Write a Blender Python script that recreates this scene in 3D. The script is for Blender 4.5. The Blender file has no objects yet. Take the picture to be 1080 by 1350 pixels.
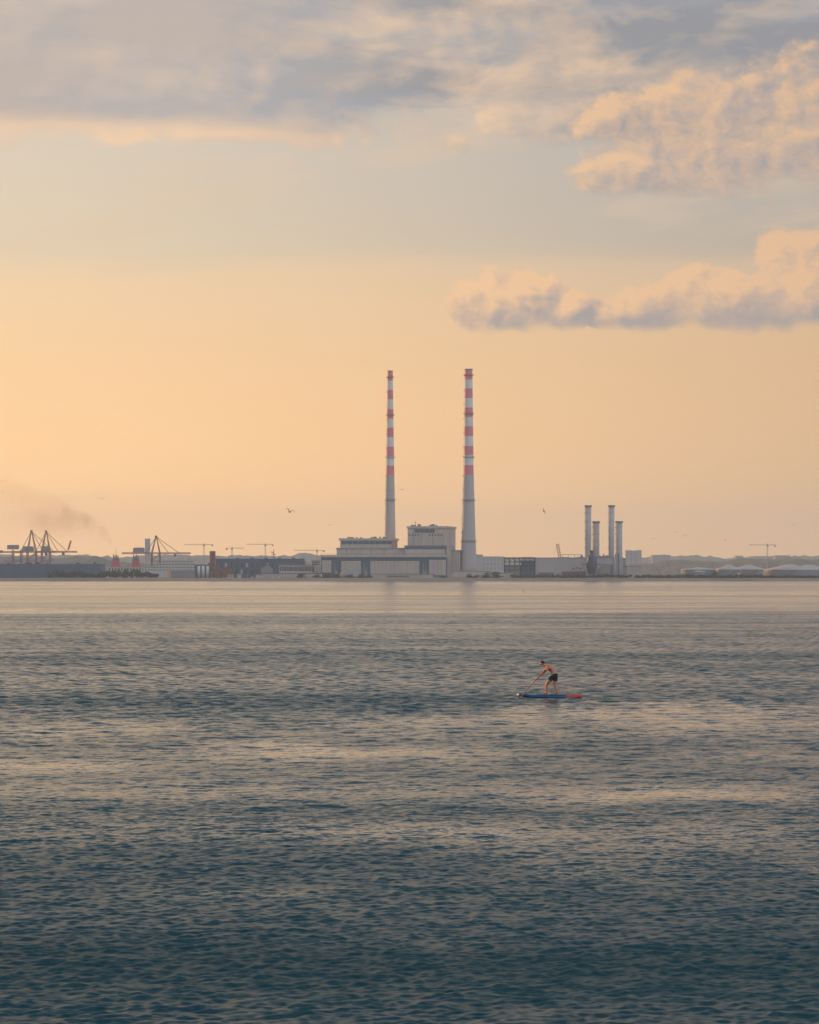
import bpy, math, random
import numpy as np
from mathutils import Vector, Matrix
R = math.radians
random.seed(7)
rng = np.random.default_rng(11)
scene = bpy.context.scene
col = scene.collection

# ------------------------------------------------------------------ camera
F, CX, HY, CH = 4500.0, 540.0, 758.6, 5.4      # focal length in photo pixels, centre column, horizon row, eye height (m)
cam_d = bpy.data.cameras.new('camera'); cam = bpy.data.objects.new('camera', cam_d); col.objects.link(cam)
cam.location = (0, 0, CH); cam.rotation_euler = (R(90), 0, 0)
cam_d.sensor_fit = 'VERTICAL'; cam_d.sensor_height = 36.0; cam_d.lens = F/1350*36.0
cam_d.shift_y = (HY-675)/1350
cam_d.clip_start = 1.0; cam_d.clip_end = 60000
scene.camera = cam

# ------------------------------------------------------------------ sun and exposure
SUN_AZ, SUN_EL = -47.0, 12.0                    # degrees left of the view, above the horizon
sun_d = bpy.data.lights.new('sun', 'SUN'); sun = bpy.data.objects.new('sun', sun_d); col.objects.link(sun)
sun_d.energy = 3.8; sun_d.angle = R(0.6); sun_d.color = (1.0, 0.47, 0.19)
sdir = Vector((math.sin(R(SUN_AZ))*math.cos(R(SUN_EL)), math.cos(R(SUN_AZ))*math.cos(R(SUN_EL)), math.sin(R(SUN_EL))))
sun.rotation_euler = sdir.to_track_quat('Z', 'Y').to_euler()
sun.location = (-2000, 2000, 900)
vs = scene.view_settings
vs.view_transform = 'Standard'; vs.look = 'None'; vs.exposure = 0.16; vs.gamma = 1.0; vs.use_curve_mapping = False
scene.render.engine = 'CYCLES'
cy = scene.cycles
cy.max_bounces = 5; cy.diffuse_bounces = 2; cy.glossy_bounces = 3; cy.transmission_bounces = 2; cy.volume_bounces = 1
cy.caustics_reflective = False; cy.caustics_refractive = False
cy.use_denoising = True; cy.use_adaptive_sampling = True; cy.adaptive_threshold = 0.018
try:
    cy.denoiser = 'OPENIMAGEDENOISE'; cy.denoising_input_passes = 'RGB_ALBEDO_NORMAL'
except Exception: pass
cy.sample_clamp_indirect = 6.0

# ------------------------------------------------------------------ node expression helper
class E:
    """a float socket with arithmetic; each operator adds one Math node"""
    nt = None
    def __init__(s, sock): s.s = sock
    @classmethod
    def m(c, op, a, b=None, d=None, clamp=False):
        n = c.nt.nodes.new('ShaderNodeMath'); n.operation = op; n.use_clamp = clamp
        for i, v in enumerate((a, b, d)):
            if v is None: continue
            if isinstance(v, E): c.nt.links.new(v.s, n.inputs[i])
            else: n.inputs[i].default_value = float(v)
        return E(n.outputs[0])
    def __add__(s, o): return E.m('ADD', s, o)
    __radd__ = __add__
    def __sub__(s, o): return E.m('SUBTRACT', s, o)
    def __rsub__(s, o): return E.m('SUBTRACT', o, s)
    def __mul__(s, o): return E.m('MULTIPLY', s, o)
    __rmul__ = __mul__
    def __truediv__(s, o): return E.m('DIVIDE', s, o)
    def clamp(s): return E.m('ADD', s, 0.0, clamp=True)
def emax(a, b): return E.m('MAXIMUM', a, b)
def emin(a, b): return E.m('MINIMUM', a, b)
def sstep(v, a, b, lo=0.0, hi=1.0):
    n = E.nt.nodes.new('ShaderNodeMapRange'); n.interpolation_type = 'SMOOTHSTEP'
    E.nt.links.new(v.s, n.inputs[0])
    for i, q in zip((1, 2, 3, 4), (a, b, lo, hi)): n.inputs[i].default_value = q
    return E(n.outputs[0])
def xyz(x, y, z):
    n = E.nt.nodes.new('ShaderNodeCombineXYZ')
    for i, v in enumerate((x, y, z)):
        if isinstance(v, E): E.nt.links.new(v.s, n.inputs[i])
        else: n.inputs[i].default_value = float(v)
    return n.outputs[0]
def fbm(x, y, z, scale=1.0, detail=6.0, rough=0.55, lac=2.0, dist=0.0):
    n = E.nt.nodes.new('ShaderNodeTexNoise'); n.noise_dimensions = '3D'
    n.inputs['Scale'].default_value = scale; n.inputs['Detail'].default_value = detail
    n.inputs['Roughness'].default_value = rough; n.inputs['Lacunarity'].default_value = lac
    n.inputs['Distortion'].default_value = dist
    E.nt.links.new(xyz(x, y, z), n.inputs['Vector'])
    return E(n.outputs[0])
def fbm2(x, y, detail=5.0, rough=0.55):
    n = E.nt.nodes.new('ShaderNodeTexNoise'); n.noise_dimensions = '2D'
    n.inputs['Scale'].default_value = 1.0; n.inputs['Detail'].default_value = detail; n.inputs['Roughness'].default_value = rough
    E.nt.links.new(xyz(x, y, 0.0), n.inputs['Vector'])
    return E(n.outputs[0])
def puffs(x, y, detail=3.0, rough=0.5):
    n = E.nt.nodes.new('ShaderNodeTexVoronoi'); n.voronoi_dimensions = '2D'; n.feature = 'F1'; n.normalize = True
    n.inputs['Scale'].default_value = 1.0; n.inputs['Detail'].default_value = detail; n.inputs['Roughness'].default_value = rough
    n.inputs['Lacunarity'].default_value = 2.3
    E.nt.links.new(xyz(x, y, 0.0), n.inputs['Vector'])
    return 1.0 - E(n.outputs['Distance'])
def mixc(f, a, b):
    n = E.nt.nodes.new('ShaderNodeMix'); n.data_type = 'RGBA'
    if isinstance(f, E): E.nt.links.new(f.s, n.inputs[0])
    else: n.inputs[0].default_value = f
    for i, v in ((6, a), (7, b)):
        if isinstance(v, tuple): n.inputs[i].default_value = (*v, 1)
        else: E.nt.links.new(v, n.inputs[i])
    return n.outputs[2]
def scalec(c, f):
    n = E.nt.nodes.new('ShaderNodeVectorMath'); n.operation = 'SCALE'
    E.nt.links.new(c, n.inputs[0])
    if isinstance(f, E): E.nt.links.new(f.s, n.inputs[3])
    else: n.inputs[3].default_value = f
    return n.outputs[0]
def lin(r, g, b):
    f = lambda v: (v/255/12.92 if v/255 <= 0.04045 else ((v/255+0.055)/1.055)**2.4)
    return (f(r), f(g), f(b))
def ramp(v, stops):
    n = E.nt.nodes.new('ShaderNodeValToRGB'); cr = n.color_ramp
    E.nt.links.new(v.s, n.inputs[0])
    while len(cr.elements) < len(stops): cr.elements.new(0.5)
    for e, (p, c) in zip(cr.elements, stops): e.position = p; e.color = (*c, 1)
    return n.outputs[0]

# ------------------------------------------------------------------ sky
def build_world():
    w = bpy.data.worlds.new('World'); scene.world = w; w.use_nodes = True
    nt = w.node_tree; nt.nodes.clear(); E.nt = nt
    out = nt.nodes.new('ShaderNodeOutputWorld')
    tc = nt.nodes.new('ShaderNodeTexCoord')
    sep = nt.nodes.new('ShaderNodeSeparateXYZ'); nt.links.new(tc.outputs['Generated'], sep.inputs[0])
    dx, dy, dz = (E(sep.outputs[i]) for i in range(3))
    DEG = 180/math.pi
    az = E.m('ARCTAN2', dx, dy)*DEG                         # degrees right of north (the view)
    el = E.m('ARCSINE', dz)*DEG                             # degrees above the horizon
    el = emax(el, 0.0)
    # clear sky: a physical sky low in the west, warmed by the dust near the horizon
    sky = nt.nodes.new('ShaderNodeTexSky'); sky.sky_type = 'NISHITA'; sky.sun_disc = False
    sky.sun_elevation = R(SUN_EL); sky.sun_rotation = R(SUN_AZ); sky.air_density = 1.6; sky.dust_density = 3.0; sky.ozone_density = 1.5
    nish = scalec(sky.outputs[0], 0.10)
    t = E.m('POWER', (el/90.0), 0.5)                          # 0..1, stretched near the horizon
    P = lambda d: (d/90.0)**0.5
    base = ramp(t, [(P(0.0), (1.78, 0.96, 0.30)), (P(0.9), (1.72, 0.93, 0.295)), (P(2.2), (1.36, 0.78, 0.295)), (P(3.6), (1.06, 0.675, 0.335)),
                    (P(4.9), lin(243, 210, 168)), (P(5.5), lin(230, 207, 175)), (P(7.2), lin(220, 203, 182)),
                    (P(10.5), lin(164, 174, 178)), (P(17), lin(92, 118, 138)), (P(45), lin(64, 98, 128)), (P(90), lin(52, 84, 114))])
    # farther from the sun the sky turns cooler and darker
    dsun = E.m('ABSOLUTE', az - SUN_AZ)
    dsun = emin(dsun, 360.0 - dsun)
    away = sstep(dsun, 37.0, 59.0)
    base = mixc(away*0.85, base, mixc(sstep(el, 3.6, 6.4), lin(196, 160, 122), lin(150, 151, 154)))
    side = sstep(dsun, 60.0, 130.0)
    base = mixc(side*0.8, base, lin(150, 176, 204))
    base = mixc(0.06, base, nish)
    lpx = lambda x: math.degrees(math.atan((x-CX)/F))
    lpy = lambda y: math.degrees(math.atan((HY-y)/F))
    # ---- streaky veil and the soft lip of the haze layer
    veil = fbm2(az*0.15 + 8.3, el*0.8 - az*0.10, 4.0, 0.55)
    hz = sstep(el + (veil-0.5)*0.9, 5.35, 5.0)
    base = mixc(hz*0.30*(1.0-away*0.5), base, lin(252, 208, 158))
    va = sstep(veil, 0.50, 0.72)*sstep(el, 4.8, 6.0)*0.40
    base = mixc(va, base, lin(224, 192, 160))
    def bump(a, e, x, y, rx, ry):
        u = (a - lpx(x))/(rx/78.54); v = (e - lpy(y))/(ry/78.54)
        return 1.0 - (u*u + v*v)
    # ---- upper deck: a smooth grey sheet to the left, broken puffs to the right
    w = fbm2(az*0.30 + 21.0, el*0.6, 2.0); w2 = fbm2(az*0.30 + 57.0, el*0.6, 2.0)
    soft = fbm2(az*0.17 + 40.0, el*0.75, 4.0, 0.5)
    rightness = sstep(az + (soft-0.5)*7.0 + (w-0.5)*3.0, -4.4, 0.8)
    def deck(a, e):
        n = fbm2(a*0.40 + w*0.6 + 5.0, e*0.85 + w2*0.6, 7.0, 0.56)*0.72 + puffs(a*0.55 + w*0.8, e*1.1 + w2*0.8, 2.0)*0.36 - 0.06
        left = emin((e - 7.2)*1.4, 1.1) + (n-0.5)*1.7 + (soft-0.5)*1.4
        right = emin((e - 7.45)*0.9, 0.66) + (n-0.5)*3.0
        return left*(1.0-rightness) + right*rightness
    d0 = deck(az, el); d1 = deck(az-0.26, el+0.16)
    thick = sstep(d0, -0.12, 0.30)
    li = (d0-d1)*1.15 + 0.46 - sstep(d0, 0.35, 1.1)*0.42
    under = sstep(el + (soft-0.5)*1.3, 7.95, 7.25)            # bellies near the edge of the deck catch the low sun
    li = li + emax(bump(az, el, 650, 85, 200, 130), 0.0)*0.30 - emax(bump(az, el, 980, 30, 230, 90), 0.0)*0.30
    li_left = under*(0.3 + sstep(d0, 0.9, 0.3)*0.6)*(1.0-away*0.4) + (soft-0.5)*1.9 + (d0-d1)*0.55 + 0.10
    li = (li*rightness + li_left*(1.0-rightness)).clamp()
    shade = mixc(rightness, lin(186, 172, 163), lin(142, 143, 148))
    shade = mixc(sstep(soft, 0.40, 0.62)*0.7, shade, lin(160, 163, 170))
    lit = mixc(away, lin(252, 212, 168), lin(212, 182, 154))
    dc = mixc(li, shade, lit)
    # overhead the deck thickens into dark slate cloud
    high = sstep(el, 9.5, 14.5)
    dc = mixc(high, dc, mixc(soft, lin(48, 74, 90), lin(84, 106, 120)))
    dc = mixc(sstep(dsun, 70.0, 130.0)*0.9, dc, mixc(soft, (0.66, 0.76, 0.92), (0.98, 0.98, 1.02)))   # bright unseen clouds added away from the sun to light the shaded facades
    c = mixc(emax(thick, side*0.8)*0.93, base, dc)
    # ---- heaped clouds
    wx = fbm2(az*1.1 + 71.0, el*1.4, 2.0); wy = fbm2(az*1.1 + 93.0, el*1.4, 2.0)
    floor_ = sstep(el + (wx-0.5)*0.5, lpy(440), lpy(420))                    # flat bases of the lower row
    def heap(a, e):
        n = fbm2(a*0.9 + wx*0.4 + 66.0, e*1.15 + wy*0.4, 7.0, 0.55)*0.55 + puffs(a*1.35 + wx*0.6 + 3.37, e*1.65 + wy*0.6 + 1.2, 3.0, 0.55)*0.60 - 0.15
        f = None
        for q in HEAPS:
            b = emax(bump(a, e, *q), -1.0); f = b if f is None else E.m('SMOOTH_MAX', f, b, 0.6)
        return f*0.95 + (n-0.5)*2.6
    HEAPS = [(950, 180, 200, 84), (1090, 160, 170, 90), (850, 226, 120, 32), (820, 160, 90, 40),
             (676, 404, 92, 50), (748, 410, 36, 32), (802, 417, 42, 20), (858, 408, 62, 36), (950, 402, 110, 50), (1056, 376, 80, 76), (1180, 372, 130, 85)]
    f0 = heap(az, el); f1 = heap(az-0.17, el+0.12)
    low = sstep(el, 5.9, 5.6)                                 # 1 in the lower row
    al = (sstep(f0, 0.0, 0.34)*low + sstep(f0, -0.05, 0.75)*(1.0-low)*0.88)*(1.0 - low*(1.0-floor_))
    hl = ((f0-f1)*1.0 + 0.50 + low*(sstep(el, lpy(428), lpy(360))*0.45-0.16)).clamp()
    belly = low*sstep(el, lpy(405), lpy(434))*sstep(az, -1.0, 5.0)
    hl = hl*(1.0 - belly*0.75)
    hlit = mixc(away, lin(254, 208, 156), lin(222, 180, 142))
    c = mixc(al*0.92, c, mixc(hl, lin(158, 151, 152), hlit))
    # ---- two thin low streaks on the sun side
    st = fbm2(az*1.2 + 97.0, el*5.0, 3.0)
    sa = emax(bump(az, el, 25, 478, 90, 10), bump(az, el, 210, 655, 180, 9))
    sa = emax(sa, bump(az, el, 0, 440, 60, 12))
    c = mixc(sstep(sa*0.7 + (st-0.5)*2.0, 0.0, 0.9)*0.5*(1.0-away), c, lin(255, 212, 150))
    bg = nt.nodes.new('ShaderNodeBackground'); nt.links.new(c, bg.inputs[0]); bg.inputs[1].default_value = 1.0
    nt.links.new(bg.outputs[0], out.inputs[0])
    scene.world.cycles.sampling_method = 'MANUAL'; scene.world.cycles.sample_map_resolution = 1024
build_world()

# ------------------------------------------------------------------ placing: photo column / row at a chosen real distance
def X(px, D): return (px-CX)/F*D
def Z(py, D): return CH - (py-HY)/F*D

# ------------------------------------------------------------------ materials
MATS = {}
def mat(name, c, rough=0.8, var=0.18, scale=0.25, metal=0.0, streak=0.0, emit=None):
    if name in MATS: return MATS[name]
    m = bpy.data.materials.new(name); m.use_nodes = True; nt = m.node_tree; nt.nodes.clear(); E.nt = nt
    o = nt.nodes.new('ShaderNodeOutputMaterial'); p = nt.nodes.new('ShaderNodeBsdfPrincipled')
    g = nt.nodes.new('ShaderNodeNewGeometry'); s = nt.nodes.new('ShaderNodeSeparateXYZ'); nt.links.new(g.outputs['Position'], s.inputs[0])
    x, y, z = (E(s.outputs[i]) for i in range(3))
    n = fbm(x, y, z, scale, 5.0, 0.6)
    f = (n-0.5)*2.2*var + 1.0
    if streak:
        k = fbm(x*1.0, y*1.0, z*0.06, scale*3, 3.0, 0.6)
        f = f + (k-0.5)*2*streak
    cc = nt.nodes.new('ShaderNodeRGB'); cc.outputs[0].default_value = (*c, 1)
    nt.links.new(scalec(cc.outputs[0], f), p.inputs['Base Color'])
    p.inputs['Roughness'].default_value = rough; p.inputs['Metallic'].default_value = metal
    nt.links.new(p.outputs[0], o.inputs[0])
    MATS[name] = m
    return m
CONC = mat('pale_concrete', (0.50, 0.43, 0.38), 0.85, 0.22, 0.08, streak=0.18)
CONCD = mat('grey_concrete', (0.26, 0.25, 0.25), 0.85, 0.16, 0.08, streak=0.10)
SLATE = mat('slate_shade_tint', (0.05, 0.115, 0.17), 0.7, 0.2, 0.1)  # slate made bluer: cool tint of shaded parts put into the colour
DARK = mat('dark_steel', (0.035, 0.05, 0.07), 0.6, 0.2, 0.2)
GLASS = mat('window_glass', (0.03, 0.045, 0.06), 0.15, 0.2, 0.3)
SHED = mat('grey_cladding', (0.42, 0.39, 0.38), 0.7, 0.12, 0.1, streak=0.06)
BLUEG = mat('blue_grey_cladding', (0.06, 0.11, 0.16), 0.75, 0.2, 0.06, streak=0.12)
STACKM = mat('stack_concrete', (0.46, 0.43, 0.42), 0.85, 0.14, 0.04, streak=0.14)
REDB = mat('red_band_paint', (0.70, 0.185, 0.225), 0.6, 0.14, 0.05, streak=0.14)
WHTB = mat('white_band_paint', (0.70, 0.71, 0.70), 0.6, 0.10, 0.05, streak=0.12)
BRICK = mat('brick', (0.20, 0.085, 0.065), 0.9, 0.25, 0.3)
ROOFR = mat('roof_slate', (0.13, 0.12, 0.13), 0.8, 0.2, 0.2)
CRED = mat('crane_red', (0.20, 0.05, 0.05), 0.6, 0.15, 0.2)
CGREY = mat('crane_grey', (0.10, 0.10, 0.13), 0.6, 0.15, 0.2)
CBLUE = mat('machine_house_paint', (0.16, 0.18, 0.24), 0.6, 0.12, 0.2)
WHITE = mat('white_paint', (0.62, 0.60, 0.57), 0.6, 0.08, 0.2)
CREAM = mat('cream_render', (0.55, 0.47, 0.37), 0.8, 0.1, 0.2)
ORANGE = mat('orange_paint', (0.75, 0.28, 0.05), 0.6, 0.1, 0.3)
FUNR = mat('funnel_red', (0.50, 0.05, 0.06), 0.6, 0.08, 0.2)
TANKM = mat('tank_paint', (0.50, 0.45, 0.42), 0.6, 0.08, 0.08, streak=0.05)
TANKS = mat('tank_shell_shade', (0.22, 0.25, 0.28), 0.6, 0.10, 0.08, streak=0.10)  # darker and bluer than the roof: wall shade put into the colour
CITYW = mat('far_hazed_glass', (0.20, 0.21, 0.24), 0.4, 0.15, 0.05)  # pale grey-blue glass, the fade of distance haze put into the colour
CITY = mat('far_city_render', (0.36, 0.34, 0.33), 0.85, 0.15, 0.03)
TRUNK = mat('bark', (0.06, 0.045, 0.035), 0.9, 0.25, 1.0)
LEAF = mat('leaf', (0.045, 0.075, 0.035), 0.8, 0.5, 0.12)
LEAF2 = mat('leaf_dry', (0.085, 0.095, 0.035), 0.8, 0.4, 0.12)
GULLW = mat('gull_white', (0.55, 0.55, 0.55), 0.8, 0.1, 2.0)
GULLG = mat('gull_grey', (0.03, 0.03, 0.035), 0.8, 0.15, 2.0)

# ------------------------------------------------------------------ mesh helpers
def mesh_obj(name, verts, faces, m=None, parent=None, smooth=False):
    me = bpy.data.meshes.new(name); me.from_pydata([tuple(map(float, v)) for v in verts], [], faces); me.update()
    if smooth: me.polygons.foreach_set('use_smooth', [True]*len(me.polygons))
    if m: me.materials.append(m)
    o = bpy.data.objects.new(name, me); col.objects.link(o)
    if parent: o.parent = parent
    return o
class MB:
    def __init__(s): s.v = []; s.f = []
    def box(s, x0, x1, y0, y1, z0, z1):
        b = len(s.v)
        s.v += [(x0,y0,z0),(x1,y0,z0),(x1,y1,z0),(x0,y1,z0),(x0,y0,z1),(x1,y0,z1),(x1,y1,z1),(x0,y1,z1)]
        s.f += [tuple(b+i for i in q) for q in ((0,3,2,1),(4,5,6,7),(0,1,5,4),(1,2,6,5),(2,3,7,6),(3,0,4,7))]
        return s
    def bar(s, a, b, w, h=None):
        a = Vector(a); b = Vector(b); d = (b-a).normalized(); h = h or w
        up = Vector((0,0,1)) if abs(d.z) < 0.95 else Vector((0,1,0))
        u = d.cross(up).normalized()*w/2; v = u.normalized().cross(d).normalized()*h/2
        k = len(s.v)
        for p in (a, b):
            for su, sv in ((-1,-1),(1,-1),(1,1),(-1,1)): s.v.append(tuple(p+u*su+v*sv))
        s.f += [tuple(k+i for i in q) for q in ((0,1,2,3),(7,6,5,4),(0,4,5,1),(1,5,6,2),(2,6,7,3),(3,7,4,0))]
        return s
    def lathe(s, prof, seg=24, cx=0, cy=0, cap0=True, cap1=True, ph=0):
        k = len(s.v)
        for r, z in prof:
            for i in range(seg):
                a = 2*math.pi*i/seg+ph; s.v.append((cx+r*math.cos(a), cy+r*math.sin(a), z))
        for j in range(len(prof)-1):
            for i in range(seg):
                s.f.append((k+j*seg+i, k+j*seg+(i+1)%seg, k+(j+1)*seg+(i+1)%seg, k+(j+1)*seg+i))
        if cap0: s.f.append(tuple(k+i for i in reversed(range(seg))))
        if cap1: s.f.append(tuple(k+(len(prof)-1)*seg+i for i in range(seg)))
        return s
    def prism(s, poly, y0, y1):                    # polygon in x,z pulled along y
        k = len(s.v); n = len(poly)
        s.v += [(x, y0, z) for x, z in poly] + [(x, y1, z) for x, z in poly]
        s.f += [tuple(k+i for i in range(n)), tuple(k+n+i for i in reversed(range(n)))]
        s.f += [(k+i, k+n+i, k+n+(i+1) % n, k+(i+1) % n) for i in range(n)]
        return s
    def build(s, name, m, parent=None, smooth=False): return mesh_obj(name, s.v, s.f, m, parent, smooth)
def thing(name, label, cat, loc=(0,0,0), rz=0, group=None):
    o = bpy.data.objects.new(name, None); col.objects.link(o); o.location = loc; o.rotation_euler = (0,0,rz)
    o.empty_display_size = 1
    return tag(o, label, cat, group)
def tag(o, label, cat, group=None):
    o['label'] = label; o['category'] = cat
    if group: o['group'] = group
    return o
def struct(o): o['kind'] = 'structure'; return o
def stuff(o, label, cat): o['kind'] = 'stuff'; o['label'] = label; o['category'] = cat; return o

# ------------------------------------------------------------------ water
def value_noise(x, y, seed):
    """smooth lattice noise, -1..1"""
    r = np.random.default_rng(seed); T = r.uniform(-1, 1, (256, 256))
    xi = np.floor(x).astype(int); yi = np.floor(y).astype(int); fx = x-xi; fy = y-yi
    fx = fx*fx*(3-2*fx); fy = fy*fy*(3-2*fy)
    g = lambda a, b: T[a % 256, b % 256]
    return (g(xi,yi)*(1-fx)+g(xi+1,yi)*fx)*(1-fy)+(g(xi,yi+1)*(1-fx)+g(xi+1,yi+1)*fx)*fy
def build_water():
    NC = 440
    tcol = np.concatenate([-np.geomspace(1.6, 0.15, 26)[:-1], np.linspace(-0.145, 0.145, NC), np.geomspace(0.15, 1.6, 26)[1:]])
    ys = [36.0]
    while ys[-1] < 3108: ys.append(ys[-1] + np.interp(ys[-1], [36, 75, 100, 450, 600, 3100], [.055, .095, .18, .38, 1.8, 16.0]))
    ys = np.concatenate([np.linspace(3, 35.5, 30), ys])
    Yg, Tg = np.meshgrid(ys, tcol, indexing='ij')
    Xg = Yg*Tg
    dyl = np.gradient(ys)[:, None]*np.ones_like(Tg); dxl = Yg*np.gradient(tcol)[None, :]
    # wind: ruffled patches and slicks lie in long streaks across the bay
    warp = value_noise(Xg/55, Yg/90, 1)*0.05 + value_noise(Xg/17, Yg/40, 2)*0.02
    yy = Yg*(1+warp*np.clip(1.9-Yg/400, 0.45, 1.3))
    kx = [30, 41, 48, 60, 73, 85, 100, 118, 134, 150, 220, 330, 400, 470, 560, 700, 900, 1300, 3200]
    kv = [1.2, 1.18, 1.14, 1.06, .96, .90, .86, .84, .80, .76, .74, .72, .70, .66, .60, .54, .50, .48, .46]
    ruf = np.interp(yy, kx, kv)
    patch = value_noise(Xg/26+3, yy/7, 3)*0.6 + value_noise(Xg/70+9, yy/16, 4)*0.6
    ruf = ruf + patch*np.interp(Yg, [40, 70, 110, 145, 200, 400, 700], [.22, .26, .24, .18, .14, .14, .12])
    far = value_noise(Xg/150+3, yy/45, 13)*0.6 + value_noise(Xg/300+9, yy/110, 14)*0.6
    ruf = ruf + far*np.interp(Yg, [250, 450, 2500], [0, .10, .16])
    # calm slicks: photo column and row of the middle, half length and half width as seen, depth
    nu = value_noise(Xg/3, Yg/5, 31)*0.25; nv = value_noise(Xg/6, Yg/30, 32)*0.8 + value_noise(Xg/1.5, Yg/9, 33)*0.45
    for px, py, hl, hw, dep in ((860, 950, 330, 15, .46), (470, 985, 190, 9, .42), (60, 1000, 130, 8, .30), (880, 1035, 170, 10, .42), (900, 1105, 330, 34, .26), (120, 962, 150, 8, .22),
                                (560, 1080, 200, 12, .22), (330, 1165, 160, 12, .14), (700, 1230, 260, 16, .14), (1000, 990, 120, 7, .2), (540, 781, 900, 2.2, .14), (300, 806, 700, 4, .16), (860, 799, 500, 3, .12)):
        yc = CH*F/(py-HY); dyc = yc*hw/(py-HY); xc = (px-CX)/F*yc; dxc = hl/F*yc
        u = (Xg-xc)/dxc + nu; v = (yy-yc)/dyc + nv
        ruf -= 0.8*dep*np.exp(-np.minimum(np.abs(u*u*u) + v*v, 40))
    ruf = np.clip(ruf, 0.18, 1.4)
    # faint wake trailing off to the right of the board
    wx = np.clip(Xg-6.5, 0, None)
    wy = 146.0 - 0.70*wx - 0.2*np.sin(wx*0.5)
    wake = np.exp(-((Yg-wy)/0.55)**2)*np.clip((Xg-7.0)/2.5, 0, 1)*np.exp(-wx/26)
    ruf = ruf*(1-0.6*wake)
    H = np.zeros_like(Xg); DX = np.zeros_like(Xg); DY = np.zeros_like(Xg)
    lams = np.concatenate([np.geomspace(0.16, 1.0, 64), np.geomspace(1.0, 3.2, 26), np.geomspace(3.4, 9, 8)])
    for lam in lams:
        k = 2*math.pi/lam
        th = rng.normal(R(96), R(60 if lam < 3 else 30)); ph = rng.uniform(0, 2*math.pi)
        kxv, kyv = k*math.cos(th), k*math.sin(th)
        slope = 0.034 if lam < 0.42 else (0.020 if lam < 1.0 else (0.0085 if lam < 3.3 else 0.003))
        a = slope/k
        gain = (1.0 if lam < 0.42 else np.interp(Yg, [55, 110], [.62, 1.0])) if lam < 0.7 else np.interp(Yg, [55, 95, 145, 460, 560], [.55, .95, 2.4, 2.6, 2.2] if lam < 1.7 else [.7, 1.0, 1.3, 1.6, 2.0])
        wres = np.clip((lam/np.maximum(np.abs(dyl*math.sin(th)), np.abs(dxl*math.cos(th)))-2.1)/1.2, 0, 1)
        amp = gain*a*wres*(ruf**1.1 if lam < 1.6 else (0.35+0.65*ruf if lam < 3.3 else 0.8))
        arg = kxv*Xg+kyv*Yg+ph
        s, c = np.sin(arg), np.cos(arg)
        H += amp*s; DX -= 0.8*amp*math.cos(th)*(-c); DY -= 0.8*amp*math.sin(th)*(-c)
    H += wake*0.045
    fade = np.clip((Yg-30)/8, 0, 1)
    V = np.stack([Xg+DX*fade, Yg+DY*fade, H*fade], -1).reshape(-1, 3)
    nr, nc = Yg.shape
    i = (np.arange(nr-1)[:, None]*nc + np.arange(nc-1)[None, :]).reshape(-1)
    Q = np.stack([i, i+1, i+nc+1, i+nc], -1)
    me = bpy.data.meshes.new('water')
    me.vertices.add(len(V)); me.vertices.foreach_set('co', V.astype(np.float32).ravel())
    me.loops.add(Q.size); me.loops.foreach_set('vertex_index', Q.astype(np.int32).ravel())
    me.polygons.add(len(Q)); me.polygons.foreach_set('loop_start', (np.arange(len(Q))*4).astype(np.int32))
    me.polygons.foreach_set('use_smooth', np.ones(len(Q), bool))
    me.update(calc_edges=True)
    micro = ruf*np.interp(Yg, [120, 200, 380, 620], [1.0, .85, .95, 1.6])
    at = me.attributes.new('facing', 'FLOAT', 'POINT'); at.data.foreach_set('value', np.interp(Yg, [220, 470], [0, 1]).astype(np.float32).ravel())
    at = me.attributes.new('micro', 'FLOAT', 'POINT'); at.data.foreach_set('value', micro.astype(np.float32).ravel())
    at = me.attributes.new('ruffle', 'FLOAT', 'POINT'); at.data.foreach_set('value', ruf.astype(np.float32).ravel())
    m = bpy.data.materials.new('sea_water'); m.use_nodes = True; nt = m.node_tree; nt.nodes.clear(); E.nt = nt
    o = nt.nodes.new('ShaderNodeOutputMaterial'); p = nt.nodes.new('ShaderNodeBsdfPrincipled')
    g = nt.nodes.new('ShaderNodeNewGeometry'); s = nt.nodes.new('ShaderNodeSeparateXYZ'); nt.links.new(g.outputs['Position'], s.inputs[0])
    x, y = E(s.outputs[0]), E(s.outputs[1])
    an = nt.nodes.new('ShaderNodeAttribute'); an.attribute_name = 'ruffle'; ru = E(an.outputs['Fac'])
    am = nt.nodes.new('ShaderNodeAttribute'); am.attribute_name = 'micro'; mi = E(am.outputs['Fac'])
    def slopes(sx, sy, z, detail, k):
        n = nt.nodes.new('ShaderNodeTexNoise'); n.noise_dimensions = '3D'; n.inputs['Scale'].default_value = 1.0
        n.inputs['Detail'].default_value = detail; n.inputs['Roughness'].default_value = 0.6
        nt.links.new(xyz(x*sx, y*sy, z), n.inputs['Vector'])
        ss = nt.nodes.new('ShaderNodeSeparateColor'); nt.links.new(n.outputs['Color'], ss.inputs[0])
        return (E(ss.outputs[0])-0.5)*k, (E(ss.outputs[1])-0.5)*k
    a1, b1 = slopes(2.0, 2.6, 0.3, 3.0, 1.0)
    a2, b2 = slopes(0.55, 0.6, 7.7, 2.0, 0.4)
    a3, b3 = slopes(8.0, 9.0, 3.7, 2.0, 0.45)
    sx = (a1*0.5+a2*0.6+a3)*mi; sy = (b1*0.62+b2+b3)*mi
    # beyond the meshed wavelets only the near faces of the ripples stand above the crests before them
    af = nt.nodes.new('ShaderNodeAttribute'); af.attribute_name = 'facing'; fa = E(af.outputs['Fac'])
    sy = sy*(1.0-fa) - E.m('ABSOLUTE', sy)*fa
    ad = nt.nodes.new('ShaderNodeVectorMath'); ad.operation = 'ADD'; nt.links.new(g.outputs['Normal'], ad.inputs[0]); nt.links.new(xyz(sx, sy, 0.0), ad.inputs[1])
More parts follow.
